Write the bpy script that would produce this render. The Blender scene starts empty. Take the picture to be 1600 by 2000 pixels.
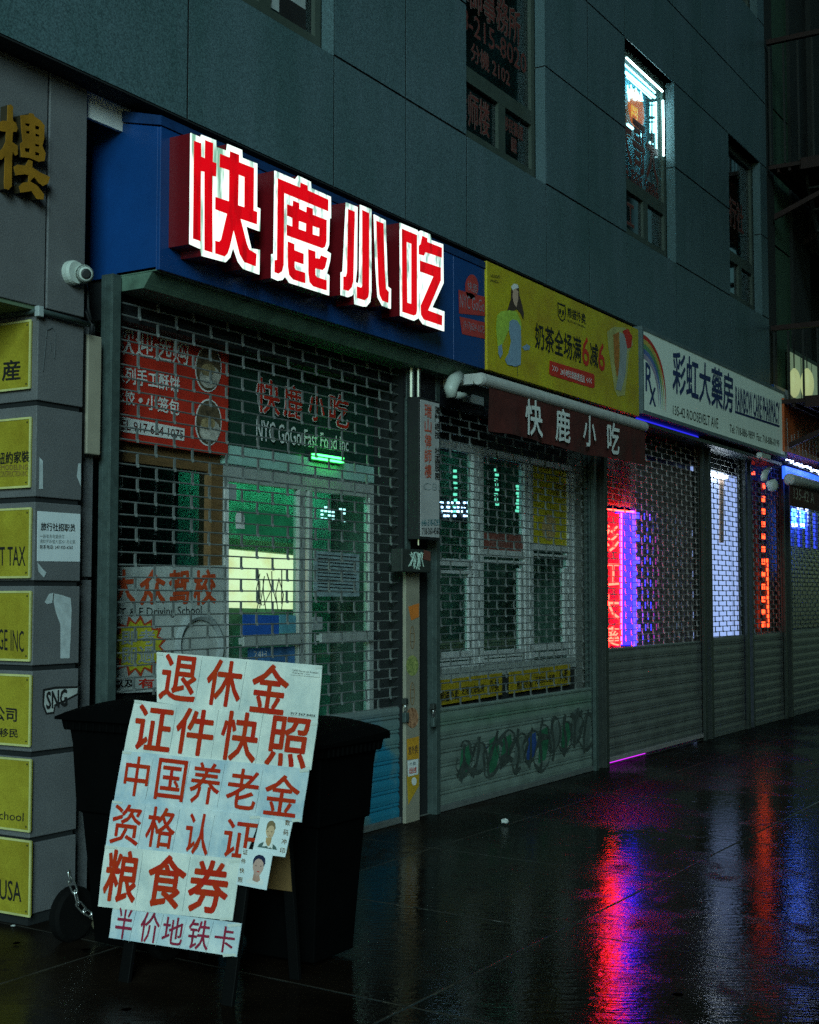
import bpy, bmesh, math, random
from mathutils import Vector, geometry
random.seed(7)
R = math.radians
scene = bpy.context.scene
COL = scene.collection

# ------------------------------------------------------------------ camera
FPX, YAW, PITCH, EYE = 2636.0, R(31.19), R(3.64), 1.55
cam_d = bpy.data.cameras.new('camera')
cam = bpy.data.objects.new('camera', cam_d)
COL.objects.link(cam)
scene.camera = cam
cam_d.sensor_fit = 'HORIZONTAL'
cam_d.sensor_width = 36.0
cam_d.lens = 36.0 * FPX / 1600.0
cam_d.clip_start, cam_d.clip_end = 0.05, 400.0
cam.location = (0, 0, EYE)
cam.rotation_euler = (R(90) + PITCH, 0, YAW - R(90))

# ------------------------------------------------------------------ sky, sun, exposure
SUN_EL, SUN_AZ = R(21), R(218)          # azimuth of the light source measured from +X
w = bpy.data.worlds.new('World')
scene.world = w
w.use_nodes = True
nt = w.node_tree
bg = nt.nodes['Background']
sky = nt.nodes.new('ShaderNodeTexSky')
sky.sky_type = 'NISHITA'
sky.sun_disc = False
sky.sun_elevation = SUN_EL
sky.sun_rotation = R(90) - SUN_AZ
mixn = nt.nodes.new('ShaderNodeMix')
mixn.data_type = 'RGBA'
mixn.blend_type = 'MULTIPLY'
mixn.inputs[0].default_value = 1.0
nt.links.new(sky.outputs[0], mixn.inputs[6])
mixn.inputs[7].default_value = (0.62, 1.0, 0.78, 1)
nt.links.new(mixn.outputs[2], bg.inputs[0])
bg.inputs[1].default_value = 0.07
sd = bpy.data.lights.new('sun', 'SUN')
sd.energy = 3.9
sd.angle = R(28)
sd.color = (0.60, 0.94, 1.0)
sun = bpy.data.objects.new('sun', sd)
COL.objects.link(sun)
d = Vector((math.cos(SUN_AZ) * math.cos(SUN_EL), math.sin(SUN_AZ) * math.cos(SUN_EL), math.sin(SUN_EL)))
sun.rotation_euler = (-d).to_track_quat('-Z', 'Y').to_euler()
sun.location = d * 30
scene.view_settings.view_transform = 'Standard'
scene.view_settings.look = 'None'
scene.view_settings.exposure = 0.0
scene.view_settings.gamma = 1.0
scene.render.engine = 'CYCLES'
scene.cycles.use_denoising = False
scene.cycles.max_bounces = 6
scene.cycles.sample_clamp_indirect = 4.0

# ------------------------------------------------------------------ measuring: photo pixel -> point on a real plane
_cy, _sy, _cp, _sp = math.cos(YAW), math.sin(YAW), math.cos(PITCH), math.sin(PITCH)
_F = Vector((_cy * _cp, _sy * _cp, _sp)); _Rt = Vector((_sy, -_cy, 0)); _U = Vector((-_cy * _sp, -_sy * _sp, _cp))
O = Vector((0, 0, EYE))
def hit(u, v, n, c):
    dr = _F + _Rt * ((u - 800) / FPX) + _U * ((1000 - v) / FPX)
    n = Vector(n)
    return O + dr * ((c - n.dot(O)) / n.dot(dr))
def PY(u, v, y): return hit(u, v, (0, 1, 0), y)
def PX(u, v, x): return hit(u, v, (1, 0, 0), x)
def PZ(u, v, z=0.0): return hit(u, v, (0, 0, 1), z)
def wall_plane(y): return (lambda u, v: PY(u, v, y)), Vector((0, -1, 0))

# ------------------------------------------------------------------ materials
def _mat(name):
    m = bpy.data.materials.new(name); m.use_nodes = True
    return m, m.node_tree, m.node_tree.nodes['Principled BSDF']
def mat(name, col, rough=0.6, metal=0.0, var=0.25, scale=6.0, bump=0.0, bscale=60.0, spec=0.4, stretch=(1, 1, 1), col2=None, fine=0.0, fscale=420):
    m, nt, b = _mat(name)
    N, L = nt.nodes, nt.links
    tc = N.new('ShaderNodeTexCoord'); mp = N.new('ShaderNodeMapping'); mp.inputs['Scale'].default_value = stretch
    L.new(tc.outputs['Object'], mp.inputs[0])
    nz = N.new('ShaderNodeTexNoise'); nz.inputs['Scale'].default_value = scale; nz.inputs['Detail'].default_value = 6; nz.inputs['Roughness'].default_value = 0.65
    L.new(mp.outputs[0], nz.inputs[0])
    cr = N.new('ShaderNodeValToRGB')
    c2 = col2 or tuple(c * (1 - var) for c in col)
    c1 = tuple(min(1, c * (1 + var * 0.6)) for c in col)
    cr.color_ramp.elements[0].position, cr.color_ramp.elements[1].position = 0.3, 0.7
    cr.color_ramp.elements[0].color = (*c2, 1); cr.color_ramp.elements[1].color = (*c1, 1)
    L.new(nz.outputs[0], cr.inputs[0])
    out = cr.outputs[0]
    if fine:
        n2 = N.new('ShaderNodeTexNoise'); n2.inputs['Scale'].default_value = fscale; n2.inputs['Detail'].default_value = 2
        L.new(tc.outputs['Object'], n2.inputs[0])
        mr = N.new('ShaderNodeMapRange'); mr.inputs[1].default_value = 0.3; mr.inputs[2].default_value = 0.7
        mr.inputs[3].default_value = 1 - fine; mr.inputs[4].default_value = 1 + fine
        L.new(n2.outputs[0], mr.inputs[0])
        mx = N.new('ShaderNodeMix'); mx.data_type = 'RGBA'; mx.blend_type = 'MULTIPLY'; mx.inputs[0].default_value = 1
        L.new(out, mx.inputs[6]); L.new(mr.outputs[0], mx.inputs[7]); out = mx.outputs[2]
    L.new(out, b.inputs['Base Color'])
    b.inputs['Roughness'].default_value = rough; b.inputs['Metallic'].default_value = metal
    b.inputs['Specular IOR Level'].default_value = spec
    if bump:
        nb = N.new('ShaderNodeTexNoise'); nb.inputs['Scale'].default_value = bscale; nb.inputs['Detail'].default_value = 4
        L.new(mp.outputs[0], nb.inputs[0])
        bp = N.new('ShaderNodeBump'); bp.inputs['Strength'].default_value = bump; bp.inputs['Distance'].default_value = 0.01
        L.new(nb.outputs[0], bp.inputs['Height']); L.new(bp.outputs[0], b.inputs['Normal'])
    return m
def emis(name, col, strength, base=None, grime_glow_var=0.0, gcol=(0.05, 0.2, 0.08), gscale=(9, 9, 1.2)):
    m, nt, b = _mat(name)
    b.inputs['Base Color'].default_value = (*(base or [c * 0.6 for c in col]), 1)
    b.inputs['Emission Color'].default_value = (*col, 1)
    b.inputs['Emission Strength'].default_value = strength
    b.inputs['Roughness'].default_value = 0.4
    N, L = nt.nodes, nt.links
    tc = N.new('ShaderNodeTexCoord'); mp = N.new('ShaderNodeMapping'); mp.inputs['Scale'].default_value = gscale
    L.new(tc.outputs['Object'], mp.inputs[0])
    nz = N.new('ShaderNodeTexNoise'); nz.inputs['Scale'].default_value = 2.2; nz.inputs['Detail'].default_value = 5
    L.new(mp.outputs[0], nz.inputs[0])
    cr = N.new('ShaderNodeValToRGB')
    cr.color_ramp.elements[0].position = 0.62 - 0.25 * (1 - grime_glow_var) - (0.08 if 'acrylic' in name else 0); cr.color_ramp.elements[1].position = 0.72 - (0.06 if 'acrylic' in name else 0)
    cr.color_ramp.elements[0].color = (*col, 1)
    cr.color_ramp.elements[1].color = (*[c * (1 - grime_glow_var) + g * grime_glow_var for c, g in zip(col, gcol)], 1)  # grime and uneven backlight, both put into the emission colour
    L.new(nz.outputs[0], cr.inputs[0]); L.new(cr.outputs[0], b.inputs['Emission Color'])
    return m
def glassmat(name, tint=(0.8, 0.95, 0.9), gl=0.06):
    m, nt, b = _mat(name)
    N, L = nt.nodes, nt.links
    N.remove(b)
    tr = N.new('ShaderNodeBsdfTransparent'); tr.inputs[0].default_value = (*tint, 1)
    g = N.new('ShaderNodeBsdfGlossy'); g.inputs['Roughness'].default_value = 0.03
    lw = N.new('ShaderNodeLayerWeight'); lw.inputs[0].default_value = 0.5
    pw = N.new('ShaderNodeMath'); pw.operation = 'POWER'; L.new(lw.outputs['Facing'], pw.inputs[0]); pw.inputs[1].default_value = 4.0
    fr = N.new('ShaderNodeMath'); fr.operation = 'MULTIPLY_ADD'; L.new(pw.outputs[0], fr.inputs[0]); fr.inputs[1].default_value = 0.8; fr.inputs[2].default_value = 0.04
    nz = N.new('ShaderNodeTexNoise'); nz.inputs['Scale'].default_value = 3
    mr = N.new('ShaderNodeMapRange'); mr.inputs[3].default_value = 0.01; mr.inputs[4].default_value = gl
    L.new(nz.outputs[0], mr.inputs[0]); L.new(mr.outputs[0], g.inputs['Roughness'])
    mx = N.new('ShaderNodeMixShader')
    L.new(fr.outputs[0], mx.inputs[0]); L.new(tr.outputs[0], mx.inputs[1]); L.new(g.outputs[0], mx.inputs[2])
    L.new(mx.outputs[0], N['Material Output'].inputs[0])
    return m

M = {}
M['clad'] = mat('cladding', (0.074, 0.116, 0.135), 0.5, var=0.14, scale=2.2, stretch=(1, 1, .25), fine=0.45, spec=0.3, col2=(0.042, 0.086, 0.090), fscale=120)
M['gap'] = mat('joint', (0.006, 0.008, 0.009), 0.9)
M['stone'] = mat('pillar_stone', (0.105, 0.108, 0.112), 0.7, var=0.16, scale=5, bump=0.15, bscale=120, fine=0.3, fscale=160)
M['dark'] = mat('dark_paint', (0.012, 0.014, 0.015), 0.6)
M['interior'] = mat('interior_plaster', (0.10, 0.11, 0.10), 0.9)
M['soffit'] = mat('soffit_paint', (0.085, 0.15, 0.11), 0.6, var=0.4, scale=9, fine=0.2)
M['blue'] = mat('blue_composite', (0.0035, 0.042, 0.17), 0.4, var=0.18, scale=2.5, fine=0.12)
M['bluedk'] = mat('blue_coping', (0.004, 0.03, 0.11), 0.5, var=0.3, scale=8)
M['letter_side'] = mat('red_return', (0.12, 0.002, 0.005), 0.4, var=0.15)
M['white_glow'] = emis('white_acrylic_lit', (0.85, 1.0, 0.90), 1.3, grime_glow_var=0.95, gcol=(0.03, 0.17, 0.07))
M['white_glow2'] = emis('white_acrylic_lit_clean', (0.85, 1.0, 0.92), 1.25, grime_glow_var=0.85, gcol=(0.05, 0.17, 0.12), gscale=(12, 12, 4))  # dimmer backlight of the letter faces mixed in with the grime
M['red_glow'] = emis('red_vinyl_lit', (0.62, 0.0, 0.004), 1.0, base=(.3, .002, .006), grime_glow_var=0.6, gcol=(0.12, 0.0, 0.0), gscale=(7, 7, 2.0))
M['yellow'] = mat('yellow_print', (0.42, 0.37, 0.008), 0.5, var=0.22, scale=3, col2=(0.36, 0.24, 0.007), fine=0.3, fscale=130)
M['white_panel'] = emis('white_translucent_panel', (0.50, 0.85, 0.70), 0.085, base=(0.50, 0.55, 0.52), grime_glow_var=0.2)
M['navy'] = mat('navy_vinyl', (0.012, 0.028, 0.13), 0.5)
M['black'] = mat('black_print', (0.012, 0.012, 0.012), 0.6)
M['redprint'] = mat('red_print', (0.52, 0.025, 0.012), 0.55, var=0.15)
M['orange'] = mat('orange_print', (0.7, 0.20, 0.03), 0.55)
M['whiteprint'] = mat('white_print', (0.72, 0.74, 0.72), 0.6, var=0.1)
M['greyprint'] = mat('grey_print', (0.30, 0.34, 0.34), 0.6, var=0.2)
M['bluegrey'] = mat('blue_grey_print', (0.22, 0.33, 0.45), 0.6, var=0.2, scale=20)
M['greenprint'] = mat('lime_print', (0.38, 0.55, 0.06), 0.6, var=0.3, scale=25)
M['skin'] = mat('skin_print', (0.55, 0.36, 0.26), 0.6)
M['hair'] = mat('hair_print', (0.06, 0.035, 0.025), 0.6)
M['bluehair'] = mat('dark_hair_print', (0.01, 0.015, 0.05), 0.6)
M['paper'] = mat('laminated_paper', (0.74, 0.76, 0.69), 0.28, var=0.09, scale=7, col2=(0.50, 0.57, 0.55), bump=0.55, bscale=14, fine=.12, fscale=500)
M['paper2'] = mat('laminated_paper_damp', (0.58, 0.63, 0.62), 0.28, var=0.28, scale=8, bump=0.6, bscale=14, col2=(.33, .47, .56))
M['ink'] = mat('red_ink', (0.40, 0.012, 0.006), 0.45, var=0.25, scale=14, col2=(0.44, 0.04, 0.006))
M['ink2'] = mat('faded_maroon_ink', (0.28, 0.02, 0.05), 0.45, var=0.3, scale=20)
M['shutter'] = mat('galvanised_steel', (0.15, 0.165, 0.16), 0.42, 0.25, var=0.25, scale=12, fine=0.15)
M['shutter2'] = mat('weathered_steel', (0.13, 0.14, 0.13), 0.45, 0.25, var=0.3, scale=10, fine=0.15)
M['shutter3'] = mat('neon_lit_steel', (.30, .27, .27), .5, .1, var=.3, scale=12)  # steel made paler and pinkish to carry the neon light on it
M['rail'] = mat('guide_rail_steel', (0.058, 0.085, 0.08), 0.45, 0.2, var=0.35, scale=14, fine=0.15)
M['raildk'] = mat('dark_guide_rail', (0.035, 0.042, 0.038), 0.5, 0.2, var=0.3, scale=14)
M['alu'] = mat('aluminium_frame', (0.40, 0.44, 0.42), 0.45, 0.2, var=0.15)
M['alu_white'] = mat('white_frame', (0.50, 0.53, 0.52), 0.5, var=0.12)
M['wframe'] = mat('window_frame', (0.045, 0.062, 0.05), 0.5, var=0.2)
M['brown'] = mat('brown_timber', (0.16, 0.09, 0.035), 0.6, var=0.35, stretch=(1, 1, 6), scale=8)
M['cardboard'] = mat('brown_hardboard', (0.17, 0.10, 0.035), 0.7, var=0.2, fine=0.3)
M['board_frame'] = mat('black_board_frame', (0.003, 0.0033, 0.0035), 0.6, spec=.1, fine=0.3)
M['bin'] = mat('black_bin_plastic', (0.0016, 0.0018, 0.0019), 0.7, var=0.3, bump=0.1, bscale=90, spec=0.03)
M['rubber'] = mat('rubber', (0.003, 0.003, 0.003), 0.8, spec=.1)
M['hub'] = mat('dark_wheel', (0.004, 0.010, 0.010), 0.6)
M['chrome'] = mat('chain_steel', (0.65, 0.67, 0.66), 0.22, 0.9)
M['brass'] = mat('padlock_brass', (0.55, 0.50, 0.32), 0.25, 0.8)
M['white_plastic'] = mat('white_plastic', (0.42, 0.47, 0.43), 0.4, var=0.12)
M['beige'] = mat('beige_trunking', (0.27, 0.25, 0.19), 0.55, var=0.15)
M['gold'] = mat('gold_letter', (0.36, 0.17, 0.015), 0.5, 0.3, var=0.3, fine=0.3)
M['golddk'] = mat('gold_letter_side', (0.025, 0.018, 0.006), 0.6)
M['plaque'] = mat('yellow_plaque', (0.29, 0.26, 0.024), 0.4, var=0.22, scale=4, fine=0.25, col2=(.20, .155, .012), fscale=200)
M['plaque_rim'] = mat('plaque_rim', (0.62, 0.62, 0.25), 0.35, 0.2)
M['maroon'] = mat('maroon_canvas', (0.072, 0.014, 0.011), 0.7, var=0.4, scale=7, bump=0.4, bscale=9)
M['pvc'] = mat('white_awning_tube', (0.46, 0.47, 0.45), 0.5, var=0.2, scale=15)
M['glass'] = glassmat('shop_glass')
M['wglass'] = glassmat('window_glass', (0.45, 0.6, 0.62))
M['fire'] = mat('rusty_red_iron', (0.020, 0.0035, 0.0025), 0.6, var=0.4)
M['iron'] = mat('dark_iron', (0.012, 0.014, 0.013), 0.6)
M['greenwall'] = mat('green_stucco', (0.035, 0.085, 0.05), 0.8, var=0.2, fine=0.25)
M['darkwall'] = mat('dark_brick_wall', (0.018, 0.022, 0.022), 0.85, fine=0.3)
M['lit_yellow'] = emis('lit_menu_yellow', (1.0, 0.95, 0.62), 1.1, grime_glow_var=0.5, gcol=(0.75, 0.45, 0.02), gscale=(2.0, 2, 2.5))
M['led_green'] = emis('green_led', (0.05, 1.0, 0.14), 7.0)
M['glint_white'] = emis('white_glint', (0.55, 0.9, 1.0), 2.6)  # glow for the glints in the door glass
M['led_teal'] = emis('teal_lamp', (0.25, 1.0, 0.75), 1.2)
M['neon_tube'] = emis('red_neon_tube', (1.0, 0.0130, 0.0075), 42.0)
M['neon_red'] = emis('red_neon_panel', (0.62, 0.002, 0.022), 0.6, grime_glow_var=0.5, gcol=(1.0, 0.02, 0.06), gscale=(1, 1, 3))
M['neon_blue'] = emis('blue_neon_panel', (0.012, 0.010, 1.0), 6.0, grime_glow_var=0.4, gcol=(0.05, 0.012, 0.8), gscale=(1, 1, 2))
M['neon_blue_tube'] = emis('blue_neon_tube', (0.10, 0.10, 1.0), 4.0)
M['leak_purple'] = emis('purple_leak', (0.75, 0.03, 1.0), 1.4)  # glow for light leaking out below the shutter
M['tube_lamp'] = emis('fluorescent_tube', (0.75, 0.9, 1.0), 14.0)
M['led_red'] = emis('red_led', (1.0, 0.06, 0.015), 5.0)
M['led_blue'] = emis('blue_led_panel', (0.03, 0.14, 1.0), 14.0)
M['led_bluew'] = emis('blue_white_led', (0.45, 0.6, 1.0), 8.0)
M['curtain'] = emis('glowing_curtain', (0.36, 0.52, 1.0), 0.85, base=(.6, .62, .7), grime_glow_var=0.7, gcol=(.07, .12, .34), gscale=(5, 1, .12))  # curtain glows by itself, lamp light put into its emission
M['lantern'] = emis('paper_lantern', (0.62, 0.72, 0.34), 0.5)
M['room_glow'] = emis('room_lamp', (0.55, 0.9, 1.0), 4.0)
M['neon_orange'] = emis('orange_neon', (1.0, 0.16, 0.04), 2.5)
M['litter'] = mat('litter_paper', (0.5, 0.52, 0.5), 0.8)
M['leaf'] = mat('fallen_leaf', (0.25, 0.07, 0.015), 0.7)
M['bottlegreen'] = mat('green_glass_panel', (0.015, 0.05, 0.035), 0.3, var=0.3)
M['teal_trim'] = mat('teal_trim', (0.30, 0.52, 0.46), 0.5, var=0.2)
M['blueprint'] = mat('blue_print', (0.02, 0.10, 0.42), 0.5)
M['greenstick'] = mat('green_sticker', (0.03, 0.30, 0.13), 0.5, var=0.2)

def slat_material(name, base, kind):
    """painted steel slats with sprayed graffiti (patches and outlines of paint)"""
    m, nt, b = _mat(name)
    N, L = nt.nodes, nt.links
    tc = N.new('ShaderNodeTexCoord')
    nz = N.new('ShaderNodeTexNoise'); nz.inputs['Scale'].default_value = 5; nz.inputs['Detail'].default_value = 6
    L.new(tc.outputs['Object'], nz.inputs[0])
    cr = N.new('ShaderNodeValToRGB')
    cr.color_ramp.elements[0].position, cr.color_ramp.elements[1].position = 0.35, 0.65
    cr.color_ramp.elements[0].color = (*[c * 0.7 for c in base], 1); cr.color_ramp.elements[1].color = (*base, 1)
    L.new(nz.outputs[0], cr.inputs[0])
    out = cr.outputs[0]
    def mixc(a, fac, col):
        mx = N.new('ShaderNodeMix'); mx.data_type = 'RGBA'
        L.new(fac, mx.inputs[0]); L.new(a, mx.inputs[6]); mx.inputs[7].default_value = (*col, 1)
        return mx.outputs[2]
    def math_(op, a, bval):
        n = N.new('ShaderNodeMath'); n.operation = op
        if hasattr(a, 'links'): L.new(a, n.inputs[0])
        else: n.inputs[0].default_value = a
        if hasattr(bval, 'links'): L.new(bval, n.inputs[1])
        else: n.inputs[1].default_value = bval
        return n.outputs[0]
    sx = N.new('ShaderNodeSeparateXYZ'); L.new(tc.outputs['Object'], sx.inputs[0])
    if kind == 'green':
        nd = N.new('ShaderNodeTexNoise'); nd.inputs['Scale'].default_value = 3.5
        L.new(tc.outputs['Object'], nd.inputs[0])
        vm = N.new('ShaderNodeVectorMath'); vm.operation = 'MULTIPLY_ADD'
        L.new(nd.outputs['Color'], vm.inputs[0]); vm.inputs[1].default_value = (0.5, 0, 0.25); L.new(tc.outputs['Object'], vm.inputs[2])
        gb = math_('MULTIPLY', math_('COMPARE', sx.outputs[2], 0.64), 1.0)
        bnd = N.new('ShaderNodeMapRange'); L.new(math_('ABSOLUTE', math_('SUBTRACT', sx.outputs[2], 0.64), 0), bnd.inputs[0])
        bnd.inputs[1].default_value = 0.0; bnd.inputs[2].default_value = 0.10; bnd.inputs[3].default_value = 0.6; bnd.inputs[4].default_value = 0.0
        out = mixc(out, math_('MULTIPLY', bnd.outputs[0], nd.outputs[0]), (0.02, 0.17, 0.05))
    if kind == 'teal':
        nd = N.new('ShaderNodeTexNoise'); nd.inputs['Scale'].default_value = 2.6; nd.inputs['Detail'].default_value = 3
        L.new(tc.outputs['Object'], nd.inputs[0])
        f = N.new('ShaderNodeMapRange'); L.new(nd.outputs[0], f.inputs[0]); f.inputs[1].default_value = 0.42; f.inputs[2].default_value = 0.56
        z = N.new('ShaderNodeMapRange'); L.new(sx.outputs[2], z.inputs[0]); z.inputs[1].default_value = 0.78; z.inputs[2].default_value = 0.60
        out = mixc(out, math_('MULTIPLY', f.outputs[0], z.outputs[0]), (0.015, 0.18, 0.34))
        out = mixc(out, math_('MULTIPLY', z.outputs[0], 0.35), (0.02, 0.22, 0.24))
    L.new(out, b.inputs['Base Color'])
    b.inputs['Roughness'].default_value = 0.42; b.inputs['Metallic'].default_value = 0.15
    return m
M['slat_teal'] = slat_material('sprayed_slats_teal', (0.20, 0.26, 0.25), 'teal')
M['slat_green'] = slat_material('sprayed_slats_green', (0.20, 0.26, 0.23), 'green')
M['slat_grey'] = slat_material('steel_slats', (0.155, 0.165, 0.155), 'none')

def ground_material():
    m, nt, b = _mat('wet_concrete')
    N, L = nt.nodes, nt.links
    tc = N.new('ShaderNodeTexCoord')
    n1 = N.new('ShaderNodeTexNoise'); n1.inputs['Scale'].default_value = 1.3; n1.inputs['Detail'].default_value = 7; n1.inputs['Roughness'].default_value = 0.6
    L.new(tc.outputs['Object'], n1.inputs[0])
    cr = N.new('ShaderNodeValToRGB')
    cr.color_ramp.elements[0].position, cr.color_ramp.elements[1].position = 0.35, 0.7
    cr.color_ramp.elements[0].color = (0.0040, 0.0027, 0.0018, 1); cr.color_ramp.elements[1].color = (0.0150, 0.0098, 0.0066, 1)
    L.new(n1.outputs[0], cr.inputs[0])
    # slab joints, caught light painted as paler lines, with a dark groove
    sx = N.new('ShaderNodeSeparateXYZ'); L.new(tc.outputs['Object'], sx.inputs[0])
    def m_(op, a, v):
        n = N.new('ShaderNodeMath'); n.operation = op
        L.new(a, n.inputs[0])
        if hasattr(v, 'links'): L.new(v, n.inputs[1])
        else: n.inputs[1].default_value = v
        return n.outputs[0]
    def joint(axis, off, per):
        t = m_('MODULO', m_('ADD', sx.outputs[axis], 100 * per - off + per / 2), per)
        return m_('ABSOLUTE', m_('SUBTRACT', t, per / 2), 0)
    nw = N.new('ShaderNodeTexNoise'); nw.inputs['Scale'].default_value = 7; L.new(tc.outputs['Object'], nw.inputs[0])
    jx, jy = joint(0, 4.60, 1.40), joint(1, 2.79, 1.52)
    dd = m_('MINIMUM', jx, jy)
    dw = m_('ADD', dd, m_('MULTIPLY', m_('SUBTRACT', nw.outputs[0], 0.5), 0.014))
    edge = N.new('ShaderNodeMapRange'); L.new(dw, edge.inputs[0]); edge.inputs[1].default_value = 0.003; edge.inputs[2].default_value = 0.011; edge.inputs[3].default_value = 1; edge.inputs[4].default_value = 0
    mx = N.new('ShaderNodeMix'); mx.data_type = 'RGBA'; L.new(m_('MULTIPLY', edge.outputs[0], 0.75), mx.inputs[0]); L.new(cr.outputs[0], mx.inputs[6]); mx.inputs[7].default_value = (0.055, 0.050, 0.042, 1)
    L.new(mx.outputs[2], b.inputs['Base Color'])
    # film of water: patches of smoother and rougher wetness
    n2 = N.new('ShaderNodeTexNoise'); n2.inputs['Scale'].default_value = 0.9; n2.inputs['Detail'].default_value = 5
    L.new(tc.outputs['Object'], n2.inputs[0])
    rr = N.new('ShaderNodeMapRange'); L.new(n2.outputs[0], rr.inputs[0]); rr.inputs[1].default_value = 0.38; rr.inputs[2].default_value = 0.62
    rr.inputs[3].default_value = 0.04; rr.inputs[4].default_value = 0.17
    # drier under the shelter of the fronts, and in patches
    shl = N.new('ShaderNodeMapRange'); L.new(m_('ADD', sx.outputs[1], m_('MULTIPLY', m_('SUBTRACT', n2.outputs[0], 0.5), 2.6)), shl.inputs[0])
    shl.inputs[1].default_value = 3.55; shl.inputs[2].default_value = 4.5; shl.inputs[3].default_value = 0; shl.inputs[4].default_value = 0.30
    n5 = N.new('ShaderNodeTexNoise'); n5.inputs['Scale'].default_value = 2.6; n5.inputs['Detail'].default_value = 6; n5.inputs['Roughness'].default_value = 0.7; L.new(tc.outputs['Object'], n5.inputs[0])
    pt = N.new('ShaderNodeMapRange'); L.new(n5.outputs[0], pt.inputs[0]); pt.inputs[1].default_value = 0.54; pt.inputs[2].default_value = 0.66; pt.inputs[3].default_value = 0; pt.inputs[4].default_value = 0.26
    L.new(m_('ADD', m_('ADD', rr.outputs[0], shl.outputs[0]), pt.outputs[0]), b.inputs['Roughness'])
    b.inputs['Specular IOR Level'].default_value = 0.09
    # broom finish + grit
    mp0 = N.new('ShaderNodeMapping'); mp0.inputs['Rotation'].default_value = (0, 0, R(-31)); L.new(tc.outputs['Object'], mp0.inputs[0])
    mp = N.new('ShaderNodeMapping'); mp.inputs['Scale'].default_value = (30, 7, 1); L.new(mp0.outputs[0], mp.inputs[0])
    n3 = N.new('ShaderNodeTexNoise'); n3.inputs['Scale'].default_value = 1.0; n3.inputs['Detail'].default_value = 3; L.new(mp.outputs[0], n3.inputs[0])
    n4 = N.new('ShaderNodeTexNoise'); n4.inputs['Scale'].default_value = 45; n4.inputs['Detail'].default_value = 3; L.new(tc.outputs['Object'], n4.inputs[0])
    h = m_('ADD', m_('MULTIPLY', n3.outputs[0], 0.75), m_('MULTIPLY', n4.outputs[0], 0.22))
    gr = N.new('ShaderNodeMapRange'); L.new(dd, gr.inputs[0]); gr.inputs[1].default_value = 0.0; gr.inputs[2].default_value = 0.008; gr.inputs[3].default_value = -0.9; gr.inputs[4].default_value = 0
    h2 = m_('ADD', h, gr.outputs[0])
    bp = N.new('ShaderNodeBump'); bp.inputs['Strength'].default_value = 0.5; bp.inputs['Distance'].default_value = 0.006
    L.new(h2, bp.inputs['Height']); L.new(bp.outputs[0], b.inputs['Normal'])
    return m
M['ground'] = ground_material()

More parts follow.
